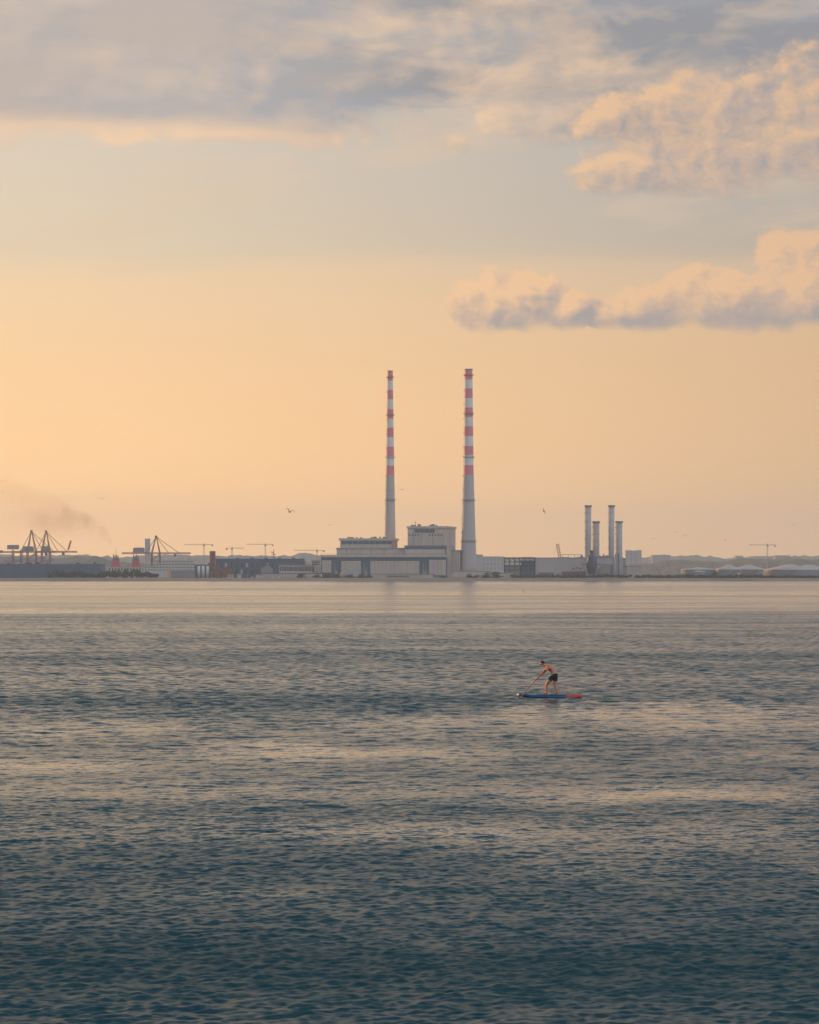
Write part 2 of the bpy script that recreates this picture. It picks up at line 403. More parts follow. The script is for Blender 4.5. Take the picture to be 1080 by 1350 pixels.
    nm = nt.nodes.new('ShaderNodeVectorMath'); nm.operation = 'NORMALIZE'; nt.links.new(ad.outputs[0], nm.inputs[0])
    nt.links.new(nm.outputs[0], p.inputs['Normal'])
    p.inputs['Base Color'].default_value = (0.005, 0.047, 0.061, 1); p.inputs['IOR'].default_value = 1.333
    rr = ru*ru*0.27 + 0.05
    nt.links.new(rr.s, p.inputs['Roughness'])
    nt.links.new(p.outputs[0], o.inputs[0])
    me.materials.append(m)
    w = bpy.data.objects.new('water', me); col.objects.link(w); struct(w)
    return w
build_water()

# ------------------------------------------------------------------ land
def ground_mat():
    m = bpy.data.materials.new('scrubby_ground'); m.use_nodes = True; nt = m.node_tree; nt.nodes.clear(); E.nt = nt
    o = nt.nodes.new('ShaderNodeOutputMaterial'); p = nt.nodes.new('ShaderNodeBsdfPrincipled')
    g = nt.nodes.new('ShaderNodeNewGeometry'); s = nt.nodes.new('ShaderNodeSeparateXYZ'); nt.links.new(g.outputs['Position'], s.inputs[0])
    x, y = E(s.outputs[0]), E(s.outputs[1])
    n = fbm(x, y, 0, 0.02, 6.0, 0.65)
    nt.links.new(ramp(n, [(0.35, (0.05, 0.06, 0.035)), (0.5, (0.12, 0.105, 0.075)), (0.65, (0.2, 0.18, 0.15))]), p.inputs['Base Color'])
    p.inputs['Roughness'].default_value = 0.95; nt.links.new(p.outputs[0], o.inputs[0]); return m
GROUND = ground_mat()
def build_land():
    gz = 3.0
    v = [(-9000, 3128, gz), (9000, 3128, gz), (9000, 12600, gz), (-9000, 12600, gz)]
    struct(mesh_obj('ground', v, [(0, 1, 2, 3)], GROUND))
    # rubble foreshore sloping into the water
    n = 1600; V = []; Fc = []
    xs = np.linspace(-1400, 1400, n)
    for i, x in enumerate(xs):
        w = 2.5*math.sin(x*0.013)+1.5*math.sin(x*0.041+1)
        for y, z in ((3104+w, -0.6), (3109+w, 0.3), (3114+w, 1.0), (3121, 2.2), (3128.2, gz+0.006)):
            j = random.uniform(-0.28, 0.28) if -0.5 < z < 2.9 else 0
            V.append((x, y+j*2, z+j))
    for i in range(n-1):
        for k in range(4): a = i*5+k; Fc.append((a, a+5, a+6, a+1))
    m = mat('foreshore_rubble', (0.22, 0.185, 0.15), 0.9, 0.6, 0.35)
    struct(mesh_obj('foreshore', V, Fc, m))
    for sx in (-1, 1):
        a, b = sorted((sx*1400, sx*9000))
        struct(mesh_obj('foreshore', [(a,3104,-.6),(b,3104,-.6),(b,3128.2,gz+.006),(a,3128.2,gz+.006)], [(0,1,2,3)], m))
build_land()
def ridge(name, D, depth, rows, jag, m, seed):
    """wooded rise: rows = (photo column, photo row of the crest); the crest wears the lumps of its trees"""
    px = np.array([r[0] for r in rows]); py = np.array([r[1] for r in rows])
    xs = np.arange(X(px[0], D), X(px[-1], D), 4.5 if D < 8000 else 7.0)
    prof = np.interp(xs, (px-CX)/F*D, CH-(py-HY)/F*D)-3.0
    ts = np.linspace(0, 1, 9); V = []; r = np.random.default_rng(seed)
    for j, t in enumerate(ts):
        h = prof*math.sin(math.pi*min(1, 0.02+t*0.62)) if t < 0.8 else prof*math.sin(math.pi*0.516)*(1-t)/0.2
        h = h.copy() if hasattr(h, 'copy') else h
        lump = (value_noise(xs/22+7*j, np.full_like(xs, j*3.3), seed)*0.55+value_noise(xs/9+3*j, np.full_like(xs, j*5.1), seed+1)*0.45)
        z = 3.0+np.maximum(h+lump*jag*min(1, prof.max()/20)*(1 if 0 < t < 0.95 else 0), 0) - (0.4 if t in (0, 1) else 0)
        yy = D-depth*0.8+depth*t*1.0+r.uniform(-6, 6, len(xs))
        V.append(np.stack([xs, yy, z], -1))
    V = np.concatenate(V); n = len(xs); Fc = []
    for j in range(len(ts)-1):
        for i in range(n-1): a = j*n+i; Fc.append((a, a+1, a+n+1, a+n))
    return struct(mesh_obj(name, V, Fc, m))
HILLM = mat('wooded_hillside', (0.06, 0.075, 0.05), 0.95, 0.5, 0.012)
HILLF = mat('far_hillside', (0.07, 0.08, 0.06), 0.95, 0.4, 0.005)
ridge('hill', 11500, 900, [(-260, 738), (-120, 733), (0, 731), (40, 733), (110, 732), (160, 735), (215, 731), (300, 733), (345, 732), (385, 733), (402, 729), (416, 733), (470, 738), (560, 740), (640, 734),
      (700, 737), (760, 734), (850, 735), (872, 732.5), (930, 733), (950, 736), (990, 734), (1030, 733.5), (1080, 733), (1160, 731), (1300, 735)], 7.0, HILLF, 5)
ridge('hill', 6800, 500, [(-220, 742), (-60, 736), (20, 735), (75, 736), (112, 733), (138, 736), (170, 742), (260, 744), (360, 741), (420, 744), (560, 746), (640, 746), (700, 747), (800, 748),
      (855, 742), (880, 739), (905, 739), (950, 741), (975, 737), (1010, 738), (1050, 737), (1080, 738), (1180, 736), (1300, 742)], 4.5, HILLM, 9)

# ------------------------------------------------------------------ foliage
def leaf_cloud(blobs, n, size, r):
    """many leaf-spray faces spread through the volume of uneven lobes"""
    V = []; Fc = []
    tot = sum(b[3]*b[4]*b[5] for b in blobs)
    for (cx, cyy, cz, rx, ry, rz) in blobs:
        for _ in range(max(8, int(n*rx*ry*rz/tot))):
            d = r.normal(size=3); d /= np.linalg.norm(d); q = r.uniform(0.45, 1.08)**0.6
            c = np.array([cx+d[0]*rx*q, cyy+d[1]*ry*q, cz+d[2]*rz*q])
            a = r.normal(size=3); a /= np.linalg.norm(a); b = np.cross(a, r.normal(size=3)); b /= np.linalg.norm(b)
            s = size*r.uniform(0.6, 1.4); k = len(V)
            V += [tuple(c+a*s), tuple(c+b*s*0.7), tuple(c-a*s), tuple(c-b*s*0.7)]; Fc.append((k, k+1, k+2, k+3))
    return V, Fc
_crowns = []
for s_ in range(4):
    r_ = np.random.default_rng(100+s_); bl = []
    for j_ in range(15):
        a_ = r_.uniform(0, 6.28); q_ = r_.uniform(0.1, 0.62) if j_ > 6 else r_.uniform(0.3, 0.75)
        bl.append((math.cos(a_)*q_*0.5, math.sin(a_)*q_*0.5, r_.uniform(0.3, 0.84) if j_ > 6 else r_.uniform(0.08, 0.3), r_.uniform(.18, .30), r_.uniform(.18, .30), r_.uniform(.12, .2)))
    V_, F_ = leaf_cloud(bl, 1300, 0.042, r_)
    me_ = bpy.data.meshes.new('crown'); me_.from_pydata(V_, [], F_); me_.materials.append(LEAF if s_ != 2 else LEAF2)
    tb = MB().lathe([(0.035, -0.03), (0.026, 0.25), (0.012, 0.75)], 7)
    for k_ in range(5):
        a_ = k_*1.3+s_; tb.bar((0, 0, 0.25+0.06*k_), (math.cos(a_)*0.26, math.sin(a_)*0.26, 0.5+0.07*k_), 0.018)
    mt_ = bpy.data.meshes.new('trunk'); mt_.from_pydata(tb.v, [], tb.f); mt_.materials.append(TRUNK)
    _crowns.append((me_, mt_))
def tree(px, D, top, wpx, label, kind=0, name='tree', group=None, base=3.0):
    h = Z(top, D)-base; w = wpx/F*D
    t = thing(name, label, 'tree' if name == 'tree' else 'bush', (X(px, D), D, base), random.uniform(0, 6), group)
    for nm, me in (('crown', _crowns[kind][0]), ('trunk', _crowns[kind][1])):
        o = bpy.data.objects.new(nm, me); col.objects.link(o); o.parent = t; o.scale = (w/0.95, w/0.95, h)
    return t
def thicket(name, label, spans, D, seed, mats, size=0.75, per=260):
    """one mass of scrub along the shore: spans = (column, top row, width)"""
    r = np.random.default_rng(seed); V = []; Fc = []
    for px, top, wpx in spans:
        d = D+r.uniform(-8, 8); h = Z(top, d)-3.0; w = wpx/F*d; bl = []
        for _ in range(5):
            bl.append((X(px, d)+r.uniform(-.32, .32)*w, d+r.uniform(-3, 3), 3+h*r.uniform(.28, .72), w*r.uniform(.2, .34), w*.3, h*r.uniform(.22, .32)))
        v, f = leaf_cloud(bl, per, size, r); k = len(V); V += v; Fc += [tuple(k+i for i in q) for q in f]
    o = mesh_obj(name, V, Fc, mats); return stuff(o, label, 'trees')
r1 = np.random.default_rng(3)
sp = [(64+i*5.2, np.interp(64+i*5.2, [60, 72, 100, 125, 140, 160, 172, 183, 192, 210], [756, 751, 752, 756, 752, 751, 749, 748, 752, 757])+r1.uniform(-1, 1.2), r1.uniform(8, 12)) for i in range(28)]
thicket('shore_wood', 'dark belt of shore trees below the docks and the ferry at left', sp, 3160, 21, LEAF)
sp = [(842+i*5.5, np.interp(842+i*5.5, [840, 900, 1000, 1030, 1100], [757.5, 758, 758, 759, 760])+r1.uniform(-1, 1), r1.uniform(8, 12)) for i in range(48)]
thicket('shore_scrub', 'low dark scrub along the shore in front of the storage tanks', sp, 3150, 22, LEAF)
sp = [(676+i*5.0, 757.6+r1.uniform(-1, 1), r1.uniform(7, 10)) for i in range(32)]
thicket('hedge_scrub', 'low dark scrub in front of the four-stack power plant', sp, 3145, 23, LEAF, 0.6, 160)
for i, (px, top, w, k, lab) in enumerate([
    (398.5, 755.4, 14, 0, 'rounded dark green tree standing alone before the beige wall'),
    (418, 757, 12, 1, 'low bush left of the grassy mound under the power station'),
    (429, 756, 13, 3, 'bush at the left foot of the pale power station'),
    (446, 756, 14, 0, 'bush in front of the domed mound under the power station'),
    (461, 756.5, 14, 1, 'bush on the right flank of the domed mound'),
    (476, 756.5, 13, 3, 'bush below the first dark recess of the power station'),
    (487, 758.5, 12, 0, 'smallest bush at the right end of the power station shrubs'),
    (619, 756, 10, 1, 'tree in front of the right striped chimney base'),
    (628, 757.5, 11, 0, 'tree just right of the striped chimney base'),
    (639.5, 754.5, 13, 3, 'taller tree right of the striped chimneys before a pale gable'),
    (656, 752.5, 16, 0, 'flat-topped dark tree left of the open steel frame building')]):
    tree(px, 3150+random.uniform(-6, 6), top, w, lab, k, 'tree' if 'tree' in lab else 'bush')

# ------------------------------------------------------------------ striped chimneys
def chimney(px, D, bands, base_y, w_top, w_mid, y_mid, w_base, label, rings):
    s = D/F; gz = 3.0
    t = thing('striped_chimney', label, 'chimney', (X(px, D), D, gz), 0, 'pair of tall striped chimneys')
    top = Z(bands[0], D)-gz
    rad = lambda z: 0.5*s*np.interp(z, [0, Z(y_mid, D)-gz, top], [w_base, w_mid, w_top])
    zb = [Z(b, D)-gz for b in bands]
    segs = [(0, zb[-1])] + [(zb[i+1], zb[i]) for i in range(len(zb)-2, -1, -1)]
    sh = MB(); zz = np.linspace(-0.4, zb[-1], 10)
    sh.lathe([(rad(max(z, 0)), z) for z in zz], 40, cap1=False).build('shaft', STACKM, t, True)
    for i in range(len(zb)-1):
        b = MB().lathe([(rad(z), z) for z in np.linspace(zb[i+1], zb[i], 3)], 40, cap0=False, cap1=(i == 0))
        b.build('painted_band', REDB if i % 2 == 0 else WHTB, t, True)
    MB().lathe([(rad(top)+0.02, top-0.6), (rad(top)+0.35, top-0.4), (rad(top)+0.35, top+0.5), (rad(top)-0.5, top+0.5)], 40, cap0=False).build('rim', CONCD, t)
    for y in rings:
        z = Z(y, D)-gz; r = rad(z); g = MB()
        g.lathe([(r+0.02, z-0.25), (r+1.1, z-0.1), (r+1.1, z+0.12), (r+0.02, z+0.12)], 40, cap0=False, cap1=False)
        g.lathe([(r+1.1, z+1.1), (r+1.16, z+1.1), (r+1.16, z+1.25), (r+1.1, z+1.25)], 40, cap0=False, cap1=False)
        for k in range(20):
            a = k*math.pi/10; c, q = math.cos(a)*(r+1.08), math.sin(a)*(r+1.08); g.bar((c, q, z), (c, q, z+1.2), 0.1)
        g.build('gallery', DARK, t)
    ld = MB(); zs = np.linspace(2, top-1, 40)
    for a, b in zip(zs[:-1], zs[1:]):
        for dy in (-0.5, 0.5): ld.bar((-rad(a)-0.45, dy, a), (-rad(b)-0.45, dy, b), 0.09)
        ld.bar((-rad(a)-0.45, -0.5, a), (-rad(a)-0.45, 0.5, a), 0.09); ld.box(-rad(a)-0.5, -rad(a)+0.1, -0.15, 0.15, a, a+0.3)
    ld.build('ladder', DARK, t)
    for y in np.linspace(bands[0]+9, base_y-60, 12):
        z = Z(y, D)-gz; MB().box(-rad(z)-1.3, -rad(z)-0.05, -0.9, 0.9, z, z+0.35).build('ladder_platform', DARK, t)
    return t
chimney(514.6, 3420, [489.3, 502, 514.2, 526.5, 539.5, 552, 564, 576.5, 589, 601.5, 614, 626.6], 762, 6.6, 10.9, 627, 15.8,
        'thinner left chimney with red and white bands, rising behind the low power station block', [497.8, 547.7, 603.5, 659.5])
chimney(618.0, 3330, [487, 500.5, 512.3, 525, 537.5, 550, 562.3, 575, 588, 600, 613.3, 626], 762, 9.8, 13.2, 626, 21.6,
        'thicker right chimney with red and white bands, standing right of the power station', [495, 546, 603, 660, 714])

# ------------------------------------------------------------------ main power station (old oil and gas station of pale panels)
PD = 3320.0; PS = PD/F; YAW = R(-9)
ps = thing('power_station', 'pale stepped power station with dark bands and panelled walls between the striped chimneys', 'power station', (X(505, PD), PD, 3.0), YAW)
def L(px): return (px-505)*PS/math.cos(YAW)
def ZZ(py): return Z(py, PD)-3.0
def pbox(name, x0, x1, y0, y1, t, b, m, parent=None):
    return MB().box(L(x0), L(x1), y0, y1, ZZ(b), ZZ(t)).build(name, m, parent or ps)
def at_depth(px, ly):                       # column in the photo -> column value that lands there at depth ly
    return px + ly*math.sin(YAW)/PS*1.0
A = at_depth
# podium
pbox('podium_wall', 423, 588, 0, 70, 736.5, 764.5, SLATE)
pbox('podium_roof', 421.8, 588.4, -2.0, 70.5, 731.6, 734.6, CONC)
pbox('podium_shade_band', 423.2, 587.6, -0.5, 69, 734.4, 737, SLATE)  # dark band stands in for the shadow below the podium roof
for x0, x1, t, b, n in ((424.5, 437, 738.5, 755, 2), (450, 476, 739.6, 757, 5), (488.6, 553, 739.6, 758, 12), (566, 588, 738, 758.5, 4)):
    for i in range(n):
        a = x0+(x1-x0)*i/n; c = x0+(x1-x0)*(i+1)/n
        pbox('wall_panel', a+0.12, c-0.12, -1.5+random.uniform(-.06, .06), 0.05, t, b, CONC)
pbox('low_annex', 491, 572, -9, -2.0, 757.0, 764.6, CONC)
pbox('annex_roof', 490.4, 572.6, -9.5, -1.7, 756.4, 757.4, CONCD)
for i in range(10): pbox('annex_window', 512+i*3.0, 514+i*3.0, -9.12, -8.9, 759.0, 761.0, GLASS)
# second tier
pbox('second_tier_wall', A(443.5, 20), A(588, 20), 18, 66, 723.4, 732.2, CONC)
pbox('second_tier_roof', A(443, 20), A(536, 20), 17.2, 66.6, 722.0, 723.6, CONCD)
# third tier (left boiler house)
third = pbox('left_boiler_house', A(448, 30), A(523, 60), 28, 64, 710.5, 722.6, CONC)
pbox('parapet', A(446.3, 30), A(524.7, 60), 27, 65, 709.2, 712.0, CONC)
for i in range(9):
    a = 449.5+i*7.5
    pbox('window_band', A(a, 28), A(a+7.0, 28), 27.85, 28.3, 713.0, 717.2, BLUEG if i % 3 else SLATE)
for a, w in ((457.5, 2), (460.5, 5), (469, 1.5), (474.5, 2), (488.5, 1.6), (491.5, 4.5), (500, 1.4), (504.5, 4)):
    pbox('roof_vent', A(a, 36), A(a+w, 36), 34, 38, 707.2+random.uniform(-.4, .4), 709.5, CONCD)
for i in range(14): pbox('wall_panel', A(444.5+i*6.4, 18), A(450.5+i*6.4, 18), 17.7+random.uniform(-.05, .05), 18.1, 724.6, 731.5, CONC)
# right boiler house
bx0, bx1 = A(537.5, 20), A(590, 20)
pbox('right_boiler_house', bx0, bx1, 20, 76, 695.5, 735.5, CONC)
pbox('parapet', bx0-1.2, bx1+1.2, 18.8, 77.2, 693.4, 696.2, CONC)
for i in range(3): pbox('window', A(538.6+i*2.8, 20), A(540.8+i*2.8, 20), 19.8, 20.3, 698.2, 701.8, WHITE)
for i in range(4): pbox('window_band', A(547.3+i*6.6, 20), A(553.5+i*6.6, 20), 19.75, 20.3, 697.4, 702.0, BLUEG if i != 2 else SLATE)
for i in range(3): pbox('window', A(579.4+i*2.7, 20), A(581.2+i*2.7, 20), 19.8, 20.3, 698.2, 701.8, WHITE)
for i in range(12):
    a = 539.5+i*3.8
    if i in (4, 5, 6): continue
    pbox('small_window', A(a, 20), A(a+1.7, 20), 19.85, 20.2, 704.2, 706.2, GLASS)
pbox('left_panel', A(538, 20), A(551, 20), 19.7, 20.2, 707, 718.6, CONC); pbox('middle_panel', A(552, 20), A(586, 20), 19.6, 20.2, 707.4, 718.6, CONC)
for a, w, t in ((542, 6, 691.4), (551, 3.8, 690.6), (566.8, 3, 691.4), (569.5, 3.4, 690.4), (574.5, 2.2, 691.8)):
    pbox('roof_vent', A(a, 30), A(a+w, 30), 28, 33, t, 693.8, CONCD)
MB().bar((L(A(547.8, 30)), 30, ZZ(693.4)), (L(A(547.8, 30)), 30, ZZ(686.5)), 0.4).build('roof_mast', DARK, ps)
# stepped block in front of it
pbox('step_band', A(533.5, 12), A(587.5, 12), 12, 21, 719.8, 724.5, SLATE); pbox('step_roof', A(533, 12), A(588, 12), 11.4, 21, 718.9, 720.2, CONCD)
pbox('step_wall', A(533.8, 12), A(587.3, 12), 11.8, 21, 724.2, 735.2, CONC)
pbox('stair_tower', A(588.6, 8), A(594, 8), 8, 40, 719.5, 764.5, CONC)
pbox('side_block', A(594.1, 14), A(606.4, 14), 14, 62, 726.6, 764.5, CONC); pbox('side_block_roof', A(593, 14), A(607, 14), 13.2, 62.8, 725.2, 727, CONCD)
for i in range(5): pbox('cladding_rib', A(595+i*2.3, 14), A(595.7+i*2.3, 14), 13.8, 14.2, 728, 757, CONCD)

for a in (545.5, 556, 571, 584.6): pbox('downpipe', A(a, 20), A(a+.5, 20), 19.3, 19.65, 696.5, 718.8, CONCD)
for a in (456, 472, 489, 506): pbox('downpipe', A(a, 17), A(a+.5, 17), 17.3, 17.65, 722.4, 732, CONCD)
for a, b in ((441, 445), (479.5, 484.5), (557, 562)): pbox('service_door', a, b, -0.25, 0.1, 752.5, 763.8, CONCD)
for a, t in ((440, 742), (441.5, 746), (480, 743), (483, 748), (558, 742.5), (561, 747)): pbox('service_pipe', a, a+.8, -0.9, -0.05, t, 763.8, CONCD)
for i in range(22): pbox('railing_post', 424+i*7.4, 424.25+i*7.4, -1.6, -1.45, 730.3, 731.8, DARK)
pbox('handrail', 423, 587, -1.58, -1.47, 730.1, 730.35, DARK)

# ------------------------------------------------------------------ generic far buildings
def building(name, label, px0, px1, D, top, depth=20, m=SHED, roof=None, cat='building', base=None, yaw=0, win=None, panels=0, gable=None, parapet=True):
    """win = (n columns, n rows, top row, bottom row, width share, material)"""
    s = D/F; w = (px1-px0)*s; gz = 3.0
    t = thing(name, label, cat, (X(px0, D), D, gz), yaw); w = w/math.cos(yaw)
    h = Z(top, D)-gz; b = -0.5
    if gable:
        hg = Z(gable, D)-gz
        MB().prism([(0, b), (w, b), (w, h), (w/2, hg), (0, h)], 0, depth).build('wall', m, t)
        rf = MB(); o = 0.5
        rf.prism([(-o, h-0.3), (w/2, hg+0.1), (w/2, hg+0.6), (-o, h+0.2)], -o, depth+o); rf.prism([(w+o, h-0.3), (w+o, h+0.2), (w/2, hg+0.6), (w/2, hg+0.1)], -o, depth+o)
        rf.build('roof', roof or ROOFR, t)
    else:
        MB().box(0, w, 0, depth, b, h-0.6 if parapet else h).build('wall', m, t)
        if parapet: MB().box(-0.5, w+0.5, -0.5, depth+0.5, h-0.7, h).build('roof', roof or CONCD, t)
    if panels:
        for i in range(panels): MB().box(w*i/panels+0.12, w*(i+1)/panels-0.12, -0.35+random.uniform(-.05, .05), 0.05, 0.6, h-1.0).build('cladding_panel', m, t)
    if win:
        nc, nr, y0, y1, share, wm = win
        z1, z0 = Z(y0, D)-gz, Z(y1, D)-gz
        for r in range(nr):
            for c in range(nc):
                cx = w*(c+0.5)/nc; ww = w/nc*share/2; za = z0+(z1-z0)*(r+0.2)/nr; zb = z0+(z1-z0)*(r+0.85)/nr
                MB().box(cx-ww, cx+ww, -0.22, 0.1, za, zb).build('window', wm, t)
    return t
# dock sheds on the left
t = building('dock_shed', 'long dark blue-grey dock shed under the harbour cranes, behind the trees', -120, 132, 3420, 743.6, 60, BLUEG, SLATE, 'warehouse', panels=42)
for i, (a, w) in enumerate(((6, 4), (30, 9), (44, 5), (58, 3), (98, 4), (121, 2))):
    MB().box((a+120)*.76, (a+w+120)*.76, 20, 26, Z(743.9, 3420)-3, Z(742.2-(i % 3)*.5, 3420)-3).build('roof_vent', DARK, t)
t = building('quay_wall', 'low dark quay wall at the left edge below the long dock shed', -120, 63, 3300, 754.6, 12, BLUEG, SLATE, 'wall')
for i in range(26): MB().box(i*5.1, i*5.1+0.7, -0.5, 0.1, 0, Z(756, 3300)-3).build('buttress', SLATE, t)
# around the old brick station
building('grey_shed', 'grey warehouse right of the orange post, in front of the ferry', 225, 256, 3360, 753, 24, CONCD, SLATE, 'warehouse', panels=7)
t = thing('orange_tower', 'slim orange post standing by the grey warehouse near the water', 'post', (X(222.3, 3350), 3350, 3), 0)
MB().box(-1.0, 1.0, -1.0, 1.0, -0.3, Z(752.5, 3350)-3).build('shaft', ORANGE, t); MB().box(-1.3, 1.3, -1.3, 1.3, Z(752.6, 3350)-3, Z(751.8, 3350)-3).build('cap', CREAM, t)
t = building('silo_house', 'row of white silo walls under a dark roof left of the brick tower', 257, 276, 3380, 744.5, 18, SLATE, SLATE, 'silo')
for i in range(3): MB().lathe([(1.5, 0), (1.5, Z(746, 3380)-3)], 16, 4.0+i*4.3, -1.7).build('silo', WHITE, t, True)
# brick tower and hall
t = thing('brick_tower', 'square red-brown brick tower at the left end of the ruined hall', 'tower', (X(277, 3400), 3400, 3), R(8))
hw = 5.4; hh = Z(727, 3400)-3
MB().box(0, hw, 0, hw, -0.4, hh).build('wall', BRICK, t); MB().box(-0.25, hw+0.25, -0.25, hw+0.25, hh-1.6, hh-0.9).build('string_course', BRICK, t)
MB().box(-0.2, hw+0.2, -0.2, hw+0.2, hh-0.1, hh+0.4).build('coping', CONCD, t)
MB().box(-1.8, -0.02, 0.5, hw, -0.4, Z(742, 3400)-3).build('stair_turret', BRICK, t)
for z in (0.3, 0.5, 0.7, 0.85): MB().box(hw/2-0.5, hw/2+0.5, -0.12, 0.1, hh*z-1, hh*z+1).build('window', GLASS, t)
t = thing('ruined_hall', 'long dark roofless brick hall running right from the brick tower', 'building', (X(284.5, 3410), 3410, 3), 0)
w = 116*.758; hh = Z(737.6, 3410)-3
MB().box(0, w, 0, 26, -0.4, hh).build('wall', BLUEG, t)
MB().box(-0.3, w+0.3, -0.4, 26.4, hh-0.1, hh+0.8).build('eaves', SLATE, t)
for i in range(16):
    for r in range(2): MB().box(4+i*5.2, 6.6+i*5.2, -0.16, 0.1, 4+r*6.5, 8.4+r*6.5).build('window', GLASS if (i*3+r) % 4 else SHED, t)
for i in range(17): MB().box(1.2+i*5.2, 2.2+i*5.2, -0.5, 0.1, -0.2, hh-0.6).build('pilaster', BLUEG, t)
for i in range(5): MB().box(20+i*14, 23+i*14, 8, 11, hh+0.7, hh+1.9).build('roof_vent', SLATE, t)
building('brick_gable_house', 'narrow brick gable tight against the foot of the brick tower', 283.5, 291.5, 3370, 753, 14, BRICK, BRICK, gable=745.5)
building('brick_gable_house', 'wide red-brown gabled house right of the brick tower', 292.5, 307.5, 3365, 753.5, 16, BRICK, BRICK, gable=746.5, win=(3, 1, 755, 758.5, .4, GLASS))
building('cream_hut', 'larger pale yellow hut on the shore below the brick gables', 299.8, 307.5, 3200, 756.6, 6, CREAM, CONCD, 'hut', win=(2, 1, 758, 761, .35, GLASS))
building('cream_hut', 'smaller white hut on the shore right of the pale yellow hut', 312.8, 318, 3200, 756.4, 5, WHITE, CONCD, 'hut', win=(2, 1, 758, 760.5, .35, GLASS))
building('pitched_shed', 'low slate-roofed shed in front of the ruined brick hall', 345, 360, 3350, 749.5, 14, CONCD, ROOFR, gable=744.5)
# white long office
t = building('office_block', 'cream framed low office block with six wide windows beside the power station', 368, 417, 3345, 744.6, 14, CREAM, CONCD, 'office')
s_ = 3345/F
for i in range(6):
    a = 2.2+i*7.0; f = MB().box((a-1.2)*s_, (a+5.6)*s_, -0.25, 0.1, Z(752.8, 3345)-3, Z(747.0, 3345)-3).build('window', GLASS, t)
    for k in range(1, 3): MB().box((a-1.2+2.27*k)*s_-.12, (a-1.2+2.27*k)*s_+.12, -0.34, -0.26, Z(752.8, 3345)-3, Z(747.0, 3345)-3).build('mullion', WHITE, f)
MB().box(43.6*s_, 46.6*s_, -0.3, 0.1, Z(754, 3345)-3, Z(747, 3345)-3).build('door', DARK, t)
MB().box(47*s_, 48.6*s_, -0.5, 0.1, Z(753, 3345)-3, Z(745.4, 3345)-3).build('white_pier', WHITE, t)
building('flat_roof_shed', 'flat dark roofed shed stepping up behind the cream office block', 360, 402, 3385, 739.6, 16, BLUEG, SLATE, panels=8)
building('white_store', 'small white striped store tucked left of the power station corner', 411, 421.5, 3370, 738.8, 12, WHITE, CONCD, win=(1, 2, 740, 745, .9, BLUEG))
t = building('sea_wall', 'long beige wall on the shore below the cream office block', 346, 425, 3170, 755.6, 1.2, CONC, SLATE, 'wall', panels=14)
mm = MB(); mm.lathe([(20*math.cos(a), 10*math.sin(a)) for a in np.linspace(-0.02, math.pi/2-0.02, 7)], 28)
o = mm.build('domed_store', CONCD, None, True); o.location = (X(460, 3220), 3220, 3.0); o.scale = (0.52, 0.5, 0.68)
tag(o, 'low grey domed mound in front of the power station panels', 'mound')
# small pale sheds and parked things along the front
for px, w, top, lab in ((331, 3, 760.4, 'leftmost tiny white shed on the foreshore below the ruined hall'), (337, 9, 757.6, 'largest pale shed on the foreshore below the ruined hall'),
                   (357, 4, 759.6, 'tiny white shed left of the beige sea wall bush'), (366, 3, 759.2, 'rightmost tiny white shed on the foreshore by the beige wall')):
    building('beach_shed', lab, px, px+w, 3140, top+0.6, 3, CREAM if w > 5 else WHITE, CONCD, 'shed', gable=top)
building('low_store', 'long beige low store below the right striped chimney', 598, 647, 3200, 752.8, 12, CONC, CONCD, 'warehouse', panels=9)
building('white_gatehouse', 'tiny white gatehouse between the power station and low beige store', 573, 579, 3170, 759.8, 4, WHITE, CONCD, 'hut', win=(2, 1, 760.6, 762, .5, GLASS))
building('long_shed', 'beige shed right of the low store, before the steel frame', 647.5, 676, 3190, 755.0, 12, CONC, CONCD, 'warehouse', panels=6)
# pale blocks behind, lit by the sun on one flank
building('far_block', 'pale hazy block with sunlit left flank just right of the chimneys', 636, 665, 5600, 733.5, 40, CITY, CITY, yaw=R(32), win=(6, 3, 735, 752, .5, CITYW))
building('far_block', 'pale hazy block half hidden behind the right striped chimney', 622, 637, 4900, 731, 30, CITY, CITY, yaw=R(20))

# ------------------------------------------------------------------ four-stack plant
GD = 3290.0; GS = GD/F
g = thing('gas_plant', 'modern power plant hall of pale ribbed panels below four grey stacks', 'power plant', (X(706, GD), GD, 3.0), 0)
gz = lambda py: Z(py, GD)-3.0
gx = lambda px: (px-706)*GS
MB().box(gx(706), gx(773), 0, 40, -0.4, gz(736)).build('hall_wall', SHED, g)
MB().box(gx(705.6), gx(773.2), -0.5, 40.5, gz(736.1), gz(735)).build('hall_roof', CONCD, g)
for i in range(15): MB().box(gx(706.2+i*4.45), gx(710.3+i*4.45), -0.4+random.uniform(-.06, .06), 0.05, gz(758), gz(736.4)).build('cladding_panel', SHED, g)
MB().box(gx(773.3), gx(822), 4, 44, -0.4, gz(734.5)).build('boiler_hall_wall', SHED, g)
MB().box(gx(786), gx(809), 3, 44, gz(734.6), gz(733)).build('boiler_hall_roof', CONCD, g)
for i in range(3): MB().box(gx(809.5+i*3.9), gx(813.0+i*3.9), 2.6, 4.1, -0.3, gz(735)).build('cladding_panel', SHED, g)
MB().box(gx(814.9), gx(816.3), 2.2, 4.05, -0.2, gz(729.5)).build('dark_duct', SLATE, g)
MB().prism([(gx(788), gz(757)), (gx(805), gz(757)), (gx(805), gz(744)), (gx(796), gz(743)), (gx(790), gz(750))], -3, 3.9).build('intake_house', CONCD, g)
for i in range(5): MB().box(gx(805.1), gx(807.5), -2.5, 3.5, gz(756-i*2.6), gz(754.6-i*2.6)).build('louvre', SLATE, g)
